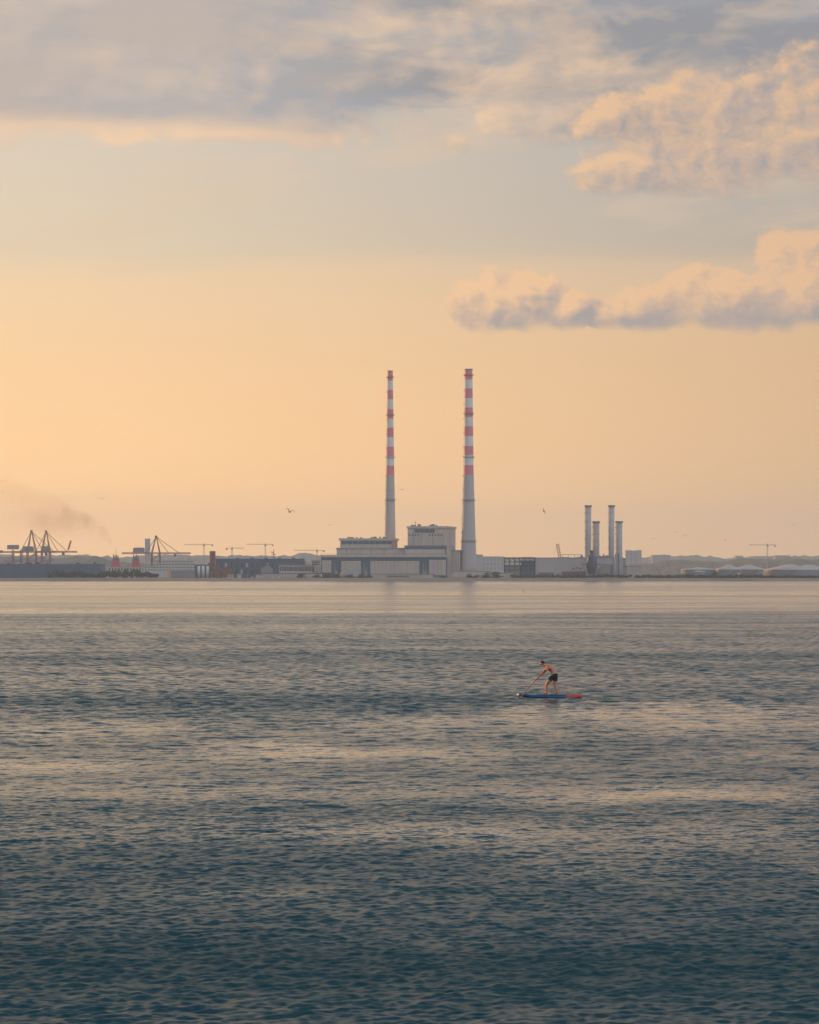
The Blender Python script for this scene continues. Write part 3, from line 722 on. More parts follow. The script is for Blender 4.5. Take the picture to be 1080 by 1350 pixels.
for i in range(4): MB().box(gx(822), gx(825.5), 5, 30, gz(748-i*3.4), gz(746.4-i*3.4)).build('platform', SLATE, g)
for i in range(3): MB().box(gx(822.4+i*1.3), gx(822.8+i*1.3), 5, 5.4, -0.2, gz(736)).build('platform_post', DARK, g)
MB().box(gx(741.5), gx(772), -6, -0.9, -0.3, gz(753.4)).build('red_annex', mat('maroon_cladding', (0.16, 0.06, 0.07), 0.7, .15, .2), g)
MB().box(gx(711.5), gx(729.5), -7, -0.9, -0.3, gz(754.6)).build('side_annex', mat('plum_cladding', (0.17, 0.12, 0.13), 0.7, .15, .2), g)
MB().box(gx(711), gx(730), -7.3, -0.8, gz(754.7), gz(753.9)).build('side_annex_roof', CONC, g)
for a, b in ((756, 749.5), (761, 748.5), (765, 749.8)): MB().box(gx(a-1), gx(a+1), -0.9, -0.3, gz(b+.8), gz(b-.8)).build('vent', DARK, g)
pp = MB(); pp.bar((gx(741), 10, gz(730.8)), (gx(768), 10, gz(731.2)), 0.5)
for a in (742, 750, 758, 766): pp.bar((gx(a), 10, gz(735.4)), (gx(a), 10, gz(730.9)), 0.4)
pp.build('roof_pipe', CONCD, g)
MB().box(gx(767), gx(769), 9, 12, gz(735.2), gz(731.6)).build('roof_unit', DARK, g)
for a, w, t in ((796, 2, 730.4), (799, 5, 732), (790, 3, 732.2), (812, 2, 731.5)): MB().box(gx(a), gx(a+w), 14, 18, gz(734.8), gz(t)).build('roof_unit', CONCD, g)
# open steel frame building
fr = thing('steel_frame_building', 'open dark steel frame building at the left end of the four-stack plant', 'building', (X(665, GD), GD-2, 3.0), 0)
fx = lambda px: (px-665)*GS
for i in range(7):
    for dyy in (0, 22): MB().box(fx(665.2+i*6.7), fx(665.9+i*6.7), dyy, dyy+0.6, -0.4, gz(735.4)).build('column', DARK, fr)
for y in (735.6, 740.5, 746, 751):
    for dyy in (-0.1, 22.1): MB().box(fx(665), fx(706), dyy, dyy+0.5, gz(y+.9), gz(y)).build('beam', DARK, fr)
MB().box(fx(664.6), fx(706.2), -0.6, 23, gz(735.4), gz(734.7)).build('roof', CONCD, fr)
MB().box(fx(666), fx(686), 4, 18, -0.3, gz(744.5)).build('inner_vessel', CONCD, fr); MB().box(fx(688), fx(705), 6, 20, -0.3, gz(739)).build('inner_hall', SLATE, fr)
MB().box(fx(680), fx(693), 12, 14, gz(741.5), gz(739.6)).build('light_panel', WHITE, fr)
MB().box(fx(666), fx(706), 23.2, 23.6, -0.3, gz(745)).build('back_wall', SLATE, fr)
for i in range(6):
    MB().bar((fx(665.5+i*6.7), 0.3, gz(740)), (fx(672.2+i*6.7), 0.3, gz(735.6)), 0.4).build('brace', DARK, fr)
# dark vessel
MB_ = MB()
dv = thing('dark_vessel', 'dark blue bottle-shaped vessel in front of the leftmost tall stack', 'vessel', (X(780.3, GD-14), GD-14, 3.0), 0)
k = GS
MB().lathe([(4.2*k, gz(757)), (5.4*k, gz(753)), (6.6*k, gz(748)), (6.9*k, gz(743)), (6.2*k, gz(736)), (5.2*k, gz(733.6)), (2.9*k, gz(731.6)), (2.2*k, gz(730.5)), (2.2*k, gz(726.3)), (2.5*k, gz(726.2)), (2.5*k, gz(725.6))], 24).build('shell', mat('dark_blue_steel', (0.02, 0.05, 0.085), .6, .2, .3), dv, True)
MB().box(-12.5*k, 12.5*k, -0.4, 0.4, gz(744.6), gz(743.8)).build('gantry', DARK, dv)
for a in (-3, 0, 3): MB().box((a-.4)*k, (a+.4)*k, -1.5, -0.8, -0.4, gz(755)).build('leg', DARK, dv)
def stack(px, w, top, D, label):
    s = D/F; t = thing('grey_stack', label, 'smokestack', (X(px, D), D, 3.0), 0, 'four grey plant stacks')
    r = w*s/2; h = Z(top, D)-3
    MB().lathe([(r, -0.3), (r, h*.5), (r, h-0.3)], 32).build('shaft', STACKM, t, True)
    MB().lathe([(r+.05, h-2.0), (r+.75, h-1.6), (r+.75, h), (r-.3, h)], 32).build('rim', CONCD, t)
    for z in np.linspace(0.42, 0.9, 5):
        MB().lathe([(r+.02, h*z), (r+.22, h*z), (r+.22, h*z+.3), (r+.02, h*z+.3)], 32, cap0=False, cap1=False).build('stiffener_ring', STACKM, t)
        MB().box(-r-1.2, -r-.02, -.7, .7, h*z-.9, h*z-.5).build('ladder_platform', DARK, t)
    l = MB()
    for dyy in (-.3, .3): l.bar((-r-.35, dyy, 1), (-r-.35, dyy, h-1), .12)
    for q in np.linspace(2, h-2, 30): l.bar((-r-.35, -.3, q), (-r-.35, .3, q), .1)
    for q in np.linspace(2, h-2, 8): l.box(-r-.35, -r+.1, -.08, .08, q, q+.16)
    l.build('ladder', DARK, t)
stack(775.6, 8.0, 666.0, 3304, 'leftmost tall grey stack, rising behind the dark vessel')
stack(786.0, 8.6, 687.0, 3312, 'shorter grey stack between the two tall stacks')
stack(806.4, 7.4, 666.0, 3304, 'tall grey stack third from the left at the plant')
stack(816.3, 8.4, 687.0, 3312, 'rightmost grey stack, the shorter one at the plant end')
# mobile crane boom by the hall
mc = thing('mobile_crane', 'lattice boom of a mobile crane leaning over the plant hall roof', 'crane', (X(742, 3345), 3345, 3.0), 0)
def lattice(m, a, b, w, n, t=0.35):
    a, b = Vector(a), Vector(b); d = (b-a).normalized(); up = Vector((0, 1, 0)); u = d.cross(up).normalized()*w/2; v = up*w/2
    cs = [(-1,-1),(1,-1),(1,1),(-1,1)]
    for su, sv in cs: m.bar(a+u*su+v*sv, b+u*su+v*sv, t)
    for i in range(n):
        p, q = a.lerp(b, i/n), a.lerp(b, (i+1)/n)
        for j in range(4):
            c0, c1 = cs[j], cs[(j+1) % 4]
            m.bar(p+u*c0[0]+v*c0[1], q+u*c1[0]+v*c1[1], t*.7)
    return m
lattice(MB(), (0, 0, 3.5), (-5.2, 0, Z(717, 3345)-3), 2.2, 12, .45).build('boom', CRED, mc)
MB().box(-3, 4, -1.6, 1.6, 1.2, 3.6).build('cab_body', ORANGE, mc); MB().box(-4, 4.5, -2, 2, -0.1, 1.2).build('tracks', DARK, mc)
MB().bar((-5.2, 0, Z(717, 3345)-3), (-9.0, 0, Z(733, 3345)-3), .15).build('hoist_rope', DARK, mc)
building('switch_house', 'small pale annexe with dark louvres at the right end of the four-stack plant', 826, 846, 3270, 746.4, 16, SHED, CONCD, win=(4, 1, 748, 757, .35, SLATE), panels=5)
# ------------------------------------------------------------------ storage tanks
def tank(px0, px1, D, wall_top, peak, label):
    s = D/F; r = (px1-px0)/2*s; t = thing('storage_tank', label, 'storage tank', (X((px0+px1)/2, D), D, 3.0), 0, 'pale oil storage tanks')
    h = Z(wall_top, D)-3; hp = Z(peak, D)-3
    MB().lathe([(r, -0.3), (r, h)], 64, cap1=False).build('shell', TANKS, t, True)
    MB().lathe([(r+.35, h-.05), (r+.35, h+.3), (r*.55, h+(hp-h)*.5), (r*.15, hp-.2), (0.6, hp)], 64, cap0=False).build('roof', TANKM, t, True)
    for z in (0.35, 0.62): MB().lathe([(r+.02, h*z), (r+.3, h*z), (r+.3, h*z+.25), (r+.02, h*z+.25)], 64, cap0=False, cap1=False).build('wind_girder', TANKM, t)
    st = MB()
    for i in range(24):
        a = -2.0+i*0.035*18/max(r, 6); st.box(math.cos(a)*(r+.5)-.4, math.cos(a)*(r+.5)+.4, math.sin(a)*(r+.5)-.4, math.sin(a)*(r+.5)+.4, h*i/24, h*i/24+.25)
    st.build('stair', DARK, t)
tank(898, 946, 3350, 751, 747.8, 'leftmost pale storage tank, behind a smaller tank')
tank(910.5, 931, 3240, 754, 752, 'smallest tank, standing in front of the leftmost storage tank')
tank(944, 978, 3330, 750.8, 744.4, 'pale tank with conical roof second from the left of the row')
tank(966, 1008.5, 3370, 750.8, 744.2, 'pale cone-roofed tank in the middle of the tank row')
tank(1007, 1077, 3320, 751.2, 744.0, 'widest pale tank with bright sunlit left side at the right')
tank(1036, 1098, 3420, 751.0, 744.4, 'tank at the right edge, behind the widest one')
building('pump_house', 'tiny white pump house between the storage tanks', 973.5, 975.5, 3260, 754.5, 3, WHITE, CONCD, 'hut', parapet=True)

# ------------------------------------------------------------------ harbour: ferry, cranes
fd = 4300.0; fs = fd/F
fe = thing('ferry', 'white many-decked ferry with two red funnels behind the shore trees', 'ferry', (X(140, fd), fd, 0.0), 0)
qx = lambda px: (px-140)*fs
qz = lambda py: Z(py, fd)
MB().prism([(qx(141), -1), (qx(254), -1), (qx(262), qz(753)), (qx(139), qz(753))], 0, 24).build('hull', mat('ferry_hull', (0.45, 0.45, 0.45), .5, .1, .1), fe)
for i, (a, b, t, bb) in enumerate(((186, 259, 750, 753.2), (190, 258, 746.3, 749.6), (205, 258, 742.6, 745.9), (214, 257.5, 739.2, 742.2), (142, 186, 748, 753.2))):
    MB().box(qx(a), qx(b), 1+i*.6, 23-i*.6, qz(bb), qz(t)).build('deck_house', WHITE, fe)
    for k in range(int((b-a)/4)):
        MB().box(qx(a+1+k*4), qx(a+3.6+k*4), 0.85+i*.6, 1.1+i*.6, qz(bb-.9), qz(t+.9)).build('window', GLASS, fe)
    MB().box(qx(a-.6), qx(b+.6), 0.2+i*.6, 23.6-i*.6, qz(t+.05), qz(t-.35)).build('deck', CITY, fe)
for c in (152.5, 179.0):
    k = fs
    f = MB().prism([(qx(c-5.6), qz(748.2)), (qx(c+5.6), qz(748.2)), (qx(c+3.4), qz(738)), (qx(c-5.0), qz(738))], 7, 17).build('funnel', FUNR, fe)
    for j, dxp in enumerate((-3.4, -1.6, 0.4, 2.2)): MB().lathe([(0.75, qz(738.3)), (0.75, qz(730.8+(j % 2)*1.6))], 12, qx(c+dxp-.2), 10+(j % 2)*3).build('exhaust_pipe', CGREY, f, True)
    MB().box(qx(c-5.4), qx(c+4), 6.5, 17.5, qz(738.2), qz(737.4)).build('funnel_cap', CGREY, f)
    MB().bar((qx(c-.5), 12, qz(731)), (qx(c-.5), 12, qz(722)), .35).build('mast', CGREY, f)
def sts_crane(name, label, apex, ay, l1, l2, b0, b1, by, h0, h1, fore, back, D=4800.0, extra=None):
    s = D/F; t = thing(name, label, 'harbour crane', (X(l1, D), D, 3.0), 0, 'ship-to-shore cranes in the docks')
    x = lambda p: (p-l1)*s
    z = lambda p: Z(p, D)-3
    W = 18.0
    for px in (l1, l2):
        for yv in (0, W): MB().box(x(px)-.75, x(px)+.75, yv-.75, yv+.75, -.2, z(by)-.05).build('leg', CRED, t)
    for px in (l1, l2): MB().box(x(px)-.7, x(px)+.7, .8, W-.8, z(by+3), z(by+1.6)).build('cross_beam', CRED, t)
    for yv in (0, W):
        MB().box(x(l1-1.5), x(l2+1.5), yv-.6, yv+.6, z(740.2), z(739)).build('portal_beam', CRED, t)
        MB().bar((x(l1), yv, z(739)), (x(l2), yv, z(by+1)), .7).build('diagonal', CGREY, t)
        for px, q in ((l1, -.35), (l2, .35)):
            MB().bar((x(px), yv, z(by)), (x(apex)+q, W/2, z(ay)), 1.0).build('a_frame_leg', CRED, t)
    for dyy in (-3, 3): lattice(MB(), (x(b0), W/2+dyy, z(by)), (x(b1), W/2+dyy, z(by)), 1.9, max(6, int((b1-b0)/2.2)), .5).build('boom', CRED, t)
    MB().box(x(apex)-1.6, x(apex)+1.6, W/2-2, W/2+2, z(ay+1.2), z(ay-1.6)).build('apex_sheaves', CRED, t)
    for p in fore: MB().bar((x(apex), W/2, z(ay)), (x(p), W/2, z(by)), .75).build('stay', CRED, t)
    for p in back: MB().bar((x(apex), W/2, z(ay)), (x(p), W/2, z(by)), .75).build('stay', CRED, t)
    MB().box(x(h0), x(h1), W/2-4, W/2+4, z(by-.8), z(by-6.5)).build('machine_house', CBLUE, t)
    MB().box(x(h0+1), x(h1-1), W/2-3.4, W/2+3.4, z(by-6.4), z(by-7.4)).build('machine_house_roof', CGREY, t)
    c = (l2+b1)/2
    MB().box(x(c-2), x(c+1.2), W/2-2, W/2+2, z(by+4.5), z(by+.9)).build('trolley_cab', CGREY, t)
    if extra: extra(t, x, z, W)
    return t
def tip(t, x, z, W):
    MB().bar((x(89.3), W/2, z(725)), (x(92.8), W/2, z(712.5)), 2.3).build('folded_tip', FUNR, t)
sts_crane('harbour_crane', 'taller harbour crane with red stub at its boom end, right of the pair', 60, 700.8, 54.5, 65.2, 46, 101, 727.4, 53.5, 65.5, (88, 76), (46.5,), extra=tip)
sts_crane('harbour_crane', 'harbour crane with peaked frame standing left in the close pair', 40.6, 700.4, 35.5, 46.7, 20, 74, 727.6, 29, 43.5, (71, 57), (26,), D=4840)
sts_crane('harbour_crane', 'harbour crane right of the second red funnel, its boom over the ferry', 205.4, 707.6, 199.6, 210.2, 160, 251, 729.3, 175, 190, (236, 222), (191.5,), D=4700)
# low crane at the far left without a peak
D = 4860.0; s_ = D/F
t = thing('portal_crane', 'low flat-topped harbour crane without a peak at the left edge', 'harbour crane', (X(16.4, D), D, 3.0), 0, 'ship-to-shore cranes in the docks')
x_ = lambda p: (p-16.4)*s_
z_ = lambda p: Z(p, D)-3
for px in (16.4, 27.2):
    for yv in (0, 18): MB().box(x_(px)-.75, x_(px)+.75, yv-.75, yv+.75, -.2, z_(725)).build('leg', CRED, t)
for yv in (0, 18): MB().box(x_(15), x_(28.5), yv-.6, yv+.6, z_(740.2), z_(739)).build('portal_beam', CRED, t)
for dyy in (6, 12): lattice(MB(), (x_(-45), dyy, z_(727.8)), (x_(30), dyy, z_(727.8)), 1.9, 34, .5).build('boom', CRED, t)
MB().box(x_(9), x_(24), 5, 13, z_(724.2), z_(718.4)).build('machine_house', CBLUE, t)
MB().box(x_(-1), x_(2.5), 5, 13, z_(728.5), z_(725.5)).build('trolley_cab', CGREY, t)
# tower cranes over the city
TCR = mat('tower_crane_pale', (0.30, 0.29, 0.30), 0.6, 0.1, 0.2)  # lighter than the other cranes so these look fainter
def tower_crane(mast, j0, j1, y, label, D=6500.0, foot=733):
    s = D/F; t = thing('tower_crane', label, 'tower crane', (X(mast, D), D, 3.0), 0, 'tower cranes over the city')
    z = lambda p: Z(p, D)-3
    x = lambda p: (p-mast)*s
    lattice(MB(), (0, 0, -.3), (0, 0, z(y)), 1.8, 22, .36).build('mast', TCR, t)
    far, near = (j0, j1) if abs(j0-mast) > abs(j1-mast) else (j1, j0)
    lattice(MB(), (0, 0, z(y)), (x(far), 0, z(y)), 1.2, 20, .34).build('jib', TCR, t)
    MB().box(min(0, x(near)), max(0, x(near)), -.7, .7, z(y)-.5, z(y)+.5).build('counter_jib', TCR, t)
    MB().box(x(near)-1.8, x(near)+1.8, -1, 1, z(y)-3.2, z(y)-.2).build('counterweight', TCR, t)
    MB().bar((0, 0, z(y)), (0, 0, z(y)+3.5), .9).build('cat_head', TCR, t)
    MB().box(-1.8, 1.8, -2.4, -.9, z(y)-3.4, z(y)-.6).build('cab', TCR, t)
tower_crane(269, 243, 280, 717.8, 'tower crane just left of the brick tower')
tower_crane(306, 322, 299, 722.6, 'smaller tower crane right of the brick tower, jib to the right')
tower_crane(350, 325, 359.5, 717.6, 'tower crane over the ruined hall, long jib to the left')
tower_crane(418, 388, 427, 725.4, 'lowest faint tower crane just left of the power station')
tower_crane(1011.8, 988, 1022, 718.4, 'lone tower crane above the storage tanks at right')
# radar mast behind the hall
t = thing('port_mast', 'dark port mast with cross arms behind the ruined hall', 'mast', (X(361, 5200), 5200, 3.0), 0)
z_ = lambda p: Z(p, 5200)-3
MB().box(-2.6, 2.6, -2.6, 2.6, -.3, z_(733)).build('tower', CITY, t); MB().bar((0, 0, z_(733.2)), (0, 0, z_(724.6)), .9).build('pole', CRED, t)
MB().bar((-4.2, 0, z_(727.6)), (.4, 0, z_(729.2)), 1.1).build('cross_arm', CRED, t); MB().bar((-2.8, 0, z_(730.6)), (3.2, 0, z_(731.2)), 1.0).build('cross_arm', CRED, t)
# pale far towers and city blocks
building('far_tower', 'pale hazy tower block behind the middle harbour crane', 191.2, 197.6, 7600, 710, 14, CITY, CITY, 'tower block', win=(4, 14, 711, 740, .55, CITYW))
for a, b, tp, lab in ((825, 832.2, 725.4, 'leftmost of three pale hazy tower blocks right of the stacks'), (832.8, 838.6, 725.8, 'middle of three pale hazy tower blocks right of the stacks'), (839.2, 846, 725.2, 'rightmost of three pale hazy tower blocks right of the stacks')):
    building('far_tower', lab, a, b, 7400, tp, 16, CITY, CITY, 'tower block', win=(4, 8, 726.5, 738, .5, CITYW))
for px0, px1, tp, lab in ((92, 104, 738.6, 'hazy far block above the dock shed roof'), (300, 330, 734.8, 'long hazy far block right of the brick tower top'), (334, 346, 733.8, 'hazy far block under the long-jib tower crane'),
                     (654, 664, 737, 'hazy far block left of the steel frame building'), (688, 703, 734.2, 'hazy far block above the steel frame roof'), (860, 884, 731.6, 'long flat hazy far block on the ridge right of the towers'), (970, 980, 732.8, 'hazy far block on the ridge above the middle tanks'), (1022, 1042, 732.2, 'hazy far block on the ridge right of the lone tower crane')):
    building('far_block', lab, px0, px1, 7800, tp, 30, CITY, CITY, win=(max(3, int((px1-px0)/2.4)), 3, tp+1.2, tp+8, .5, CITYW))
building('grey_works', 'grey works block behind the ferry bow, left of the silos', 226, 262, 4700, 746, 40, CITY, CITY, win=(9, 2, 747, 754, .5, CITYW))
# lamp posts along the front
for px, top, D_, lab in ((176.5, 752.5, 3150, 'thin lamp post before the trees under the second funnel'), (279, 753.5, 3150, 'thin lamp post at the foot of the brick tower'), (326.5, 752.5, 3150, 'thin lamp post below the ruined hall, right of the huts')):
    t = thing('lamp_post', lab, 'lamp post', (X(px, D_), D_, 3.0), 0, 'lamp posts on the shore road')
    h = Z(top, D_)-3
    MB().lathe([(.16, -.2), (.1, h)], 8).build('pole', CREAM, t); MB().bar((0, 0, h), (1.3, 0, h+.2), .12).build('arm', CREAM, t); MB().box(1.1, 1.8, -.15, .15, h+.05, h+.28).build('lamp_head', CONCD, t)

# ------------------------------------------------------------------ paddleboarder
BD = 24300/(919.6-HY)                          # distance of the board
bs = BD/F
BX = X(727, BD); HEAD = Vector((-math.cos(R(20)), math.sin(R(20)), 0)); SIDE = Vector((-math.sin(R(20)), -math.cos(R(20)), 0))   # nose direction, near side
rot_board = math.atan2(HEAD.y, HEAD.x)
BLUE = mat('board_blue', (0.010, 0.125, 0.29), 0.35, 0.06, 3.0); RED = mat('board_red', (0.62, 0.025, 0.02), 0.35, 0.06, 3.0)
NAVY = mat('board_rail_navy', (0.008, 0.03, 0.09), 0.4, 0.06, 3.0); PAD = mat('deck_pad', (0.02, 0.05, 0.11), 0.9, 0.1, 6.0); TIPM = mat('board_tip_white', (0.5, 0.52, 0.36), 0.4, 0.05, 3.0)
board = thing('paddleboard', 'blue stand-up paddleboard with red tail and pale nose tip on the water', 'paddleboard', (BX, BD, 0.0), rot_board)
LEN0, LEN1 = -1.36, 1.60
def bsec(u):                                    # half width, underside, topside
    q = (u-LEN0)/(LEN1-LEN0)
    w = 0.39*max(0.0, 1-abs((q-0.47)/0.53)**2.6)**0.62
    if q < 0.06: w = max(w, 0.17*(q/0.06)**.4)
    rk = 0.10*max(0, (q-0.60)/0.40)**2.2 + 0.03*max(0, (0.2-q)/0.2)**2
    return max(w, 0.012), -0.035+rk, 0.115+rk*0.95 - 0.05*max(0, (q-.93)/.07)
def board_piece(name, u0, u1, m, n, lo=0.0, hi=1.0):
    V = []; Fc = []; us = np.linspace(u0, u1, n); K = 14
    for u in us:
        w, zb, zt = bsec(u); zm = (zb+zt)/2; hh = (zt-zb)/2
        for k in range(K):
            a = 2*math.pi*k/K; c, s = math.cos(a), math.sin(a)
            V.append((u, w*math.copysign(abs(c)**.45, c), zm+hh*math.copysign(abs(s)**.6, s)))
    for i in range(n-1):
        for k in range(K): Fc.append((i*K+k, i*K+(k+1) % K, (i+1)*K+(k+1) % K, (i+1)*K+k))
    Fc.append(tuple(reversed(range(K)))); Fc.append(tuple((n-1)*K+k for k in range(K)))
    return mesh_obj(name, V, Fc, m, board, True)
board_piece('tail', LEN0, -0.74, RED, 12); board_piece('hull', -0.74, 1.53, BLUE, 36); board_piece('nose_tip', 1.53, LEN1, TIPM, 6)
V = []; Fc = []
for i, u in enumerate(np.linspace(-0.70, 0.62, 16)):
    w, zb, zt = bsec(u); V += [(u, -w*.74, zt+.004), (u, w*.74, zt+.004), (u, w*.74, zt+.014), (u, -w*.74, zt+.014)]
    if i: a = (i-1)*4; b = i*4; Fc += [(a+k, a+(k+1) % 4, b+(k+1) % 4, b+k) for k in range(4)]
Fc += [(3, 2, 1, 0), (60, 61, 62, 63)]
mesh_obj('deck_pad', V, Fc, PAD, board)
for sgn in (-1, 1):
    m_ = MB(); us = np.linspace(-0.7, 1.3, 24)
    for a, b in zip(us[:-1], us[1:]):
        wa, la, ta = bsec(a); wb, lb, tb_ = bsec(b)
        m_.bar((a, sgn*(wa+.002), la*.6+ta*.4-.01), (b, sgn*(wb+.002), lb*.6+tb_*.4-.01), .02, .045)
    m_.build('rail_band', NAVY, board)
MB().prism([(-1.0, -.02), (-1.2, -.02), (-1.25, -.2)], -.01, .01).build('fin', NAVY, board)
MB().box(-.06, .06, -.03, .03, .125, .15).build('handle', NAVY, board)

def skin(name, chains, mater, parent, sub=2, root=0):
    """connected joints with a radius each, grown into one surface"""
    verts = []; rad = []; edges = []; idx = {}
    for ch in chains:
        prev = None
        for key, co, r in ch:
            if key is None or key not in idx:
                i = len(verts); verts.append(co); rad.append(r)
                if key: idx[key] = i
            else: i = idx[key]
            if prev is not None: edges.append((prev, i))
            prev = i
    me = bpy.data.meshes.new(name+'_cage'); me.from_pydata(verts, edges, []); me.update()
    o = bpy.data.objects.new(name+'_cage', me); col.objects.link(o)
    md = o.modifiers.new('Skin', 'SKIN'); md.use_smooth_shade = True; md.branch_smoothing = 0.6
    sl = me.skin_vertices[0].data
    for i, r in enumerate(rad):
        r = r if isinstance(r, tuple) else (r, r); sl[i].radius = r; sl[i].use_root = (i == root)
    sb = o.modifiers.new('Sub', 'SUBSURF'); sb.levels = sub; sb.render_levels = sub
    dg = bpy.context.evaluated_depsgraph_get(); dg.update()
    me2 = bpy.data.meshes.new_from_object(o.evaluated_get(dg)); me2.name = name
    bpy.data.objects.remove(o)
    me2.materials.clear(); me2.materials.append(mater)
    me2.polygons.foreach_set('use_smooth', [True]*len(me2.polygons))
    n = bpy.data.objects.new(name, me2); col.objects.link(n)
    if parent: n.parent = parent
    return n
SKIN = mat('bare_skin', (0.60, 0.235, 0.13), 0.5, 0.10, 8.0); HAIR = mat('cropped_hair', (0.05, 0.02, 0.015), 0.8, 0.2, 30.0)  # skin has a single orange-red base colour, slightly mottled
SHORT = mat('dark_teal_cloth', (0.006, 0.022, 0.032), 0.85, 0.2, 12.0); STRIPE = mat('teal_cloth', (0.015, 0.09, 0.115), 0.85, 0.1, 12.0)
per = thing('person', 'bare-chested man in dark swim shorts bending to paddle on the blue board', 'person', (BX, BD, 0.0), rot_board)
DZ = 0.128                                      # deck height
ka, kz = bs/math.cos(R(20)), bs
def J(px, py, s=0.0): return ((727-px)*ka, s, (918-py)*kz+DZ)      # local: forward, near side is -y after the turn
N = 1.0                                         # local +y maps to the near side
hand_up = J(719.6, 886.0, .10); hand_lo = J(710.4, 896.6, .16); blade_pt = J(690.3, 921.5, .40)
head = J(714.9, 876.8, .04)
ch = []
pel = J(731.6, 891.5); ab = J(730.0, 887.2); mid = J(727.2, 882.8); chest = J(723.4, 881.0); nb = J(720.2, 880.3, .0); sk = J(717.4, 878.6, .02)
ch.append([('pel', pel, (.140, .160)), ('ab', ab, (.120, .155)), ('mid', mid, (.142, .180)), ('chest', chest, (.150, .195)), ('nb', nb, .080), ('sk', sk, .068), ('head', J(715.3, 876.9, .03), (.100, .108)), (None, J(714.2, 874.9, .03), (.066, .07))])
ch.append([('head', None, None), ('face', J(713.6, 878.1, .03), (.062, .066)), ('chin', J(713.2, 879.6, .03), (.036, .04))])
ch.append([('face', None, None), (None, J(712.2, 878.3, .03), .016)])
for sgn in (-1, 1): ch.append([('head', None, None), (None, (head[0]-.02, .03+sgn*.105, head[2]-.005), .018)])
def leg(sg, hip, knee, calf, ank, heel, toe):
    ch.append([('pel', None, None), (None, hip, .120), (None, tuple((np.array(hip)*.45+np.array(knee)*.55)), .102), (None, knee, .074), (None, calf, .074), ('ank%d' % sg, ank, .047), (None, toe, .030), (None, (toe[0]+.09, toe[1]+.005*sg, toe[2]-.006), .022)])
    ch.append([('ank%d' % sg, None, None), (None, heel, .032)])
an = J(721.8, 915.9, .12); leg(1, J(730.2, 894.0, .10), J(722.2, 904.0, .13), J(722.4, 909.3, .13), an, (an[0]-.055, an[1], DZ+.04), (an[0]+.10, an[1]+.01, DZ+.038))
an = J(733.8, 915.9, -.13); leg(2, J(731.4, 894.4, -.10), J(729.8, 904.0, -.13), J(732.2, 909.3, -.13), an, (an[0]-.055, an[1], DZ+.04), (an[0]+.10, an[1]-.01, DZ+.038))
axis = (np.array(hand_up)-np.array(blade_pt)); axis /= np.linalg.norm(axis)
def arm(sg, sh, el, hand, roll):
    h = np.array(hand); e = np.array(el); d = (h-e)/np.linalg.norm(h-e)
    out = np.cross(axis, d); out /= np.linalg.norm(out); out *= roll      # palm sits to one side of the shaft
    wr = h-d*.085+out*.012; palm = h-d*.035+out*.020
    k = 'palm%d' % sg
    ch.append([('chest', None, None), (None, sh, .086), (None, tuple((np.array(sh)+e)/2), .068), (None, el, .054), (None, tuple((e*.5+wr*.5)), .052), (None, tuple(wr), .026), (k, tuple(palm), (.032, .026))])
    for q in range(4):                          # four fingers curl round the shaft, thumb the other way
        off = axis*(.030-.020*q); b = palm+off+d*.032+out*.012; ln = (.9, 1.0, .95, .78)[q]
        ch.append([(k, None, None), (None, tuple(b), .0095), (None, tuple(h+off+d*.026*ln-out*.004), .009), (None, tuple(h+off-out*.026*ln+d*.006), .0085), (None, tuple(h+off-out*.020*ln-d*.016), .0075)])
    b = palm+axis*.034-d*.010
    ch.append([(k, None, None), (None, tuple(b), .011), (None, tuple(h+axis*.045-d*.020-out*.012), .010), (None, tuple(h+axis*.030-d*.004-out*.030), .0085)])
arm(1, J(722.6, 881.6, .185), J(728.4, 883.2, .31), hand_up, 1)
arm(2, J(720.6, 882.0, -.165), J(715.2, 890.2, -.10), hand_lo, -1)
body = skin('body', ch, SKIN, per, 2)
# hair: close-cropped cap over the skull
hc = MB(); hv = []
for i in range(7):
    for k in range(18):
        a = 2*math.pi*k/18; p_ = math.pi*0.47*i/6
        hv.append((math.sin(p_)*math.cos(a), math.sin(p_)*math.sin(a), math.cos(p_)))
hf = [(i*18+k, i*18+(k+1) % 18, (i+1)*18+(k+1) % 18, (i+1)*18+k) for i in range(6) for k in range(18)]
hair = mesh_obj('hair', [(x*.113, y*.105, z*.116) for x, y, z in hv], hf, HAIR, per, True)
hair.location = (head[0]-.030, .03, head[2]+.004); hair.rotation_euler = (0, R(-14), 0)
# shorts
sc = [[('p', J(731.5, 888.4), (.138, .168)), ('q', J(732.2, 892.2), (.165, .185))],]
for sg, hip, kn in ((1, J(730.2, 894.4, .095), J(724.8, 899.4, .125)), (-1, J(731.6, 894.8, -.095), J(730.6, 900.4, -.125))):
    sc.append([('q', None, None), (None, hip, .128), (None, tuple(np.array(hip)*.35+np.array(kn)*.65), .112), (None, kn, .108)])
skin('shorts', sc, SHORT, per, 2)
for sg, hip, kn in ((1, J(730.2, 894.4, .095), J(724.8, 899.4, .125)), (-1, J(731.6, 894.8, -.095), J(730.6, 900.4, -.125))):
    a, b = Vector(hip).lerp(Vector(kn), .38), Vector(hip).lerp(Vector(kn), .72); d = (b-a).normalized()
    u = d.cross(Vector((0, 1, 0))).normalized(); v = d.cross(u)
    VV = []; K = 18
    for p_, r_ in ((a, .118), (b, .113)):
        for k in range(K):
            t_ = 2*math.pi*k/K; VV.append(p_+u*math.cos(t_)*r_+v*math.sin(t_)*r_)
    mesh_obj('shorts_stripe', VV, [(k, (k+1) % K, K+(k+1) % K, K+k) for k in range(K)], STRIPE, per, True)
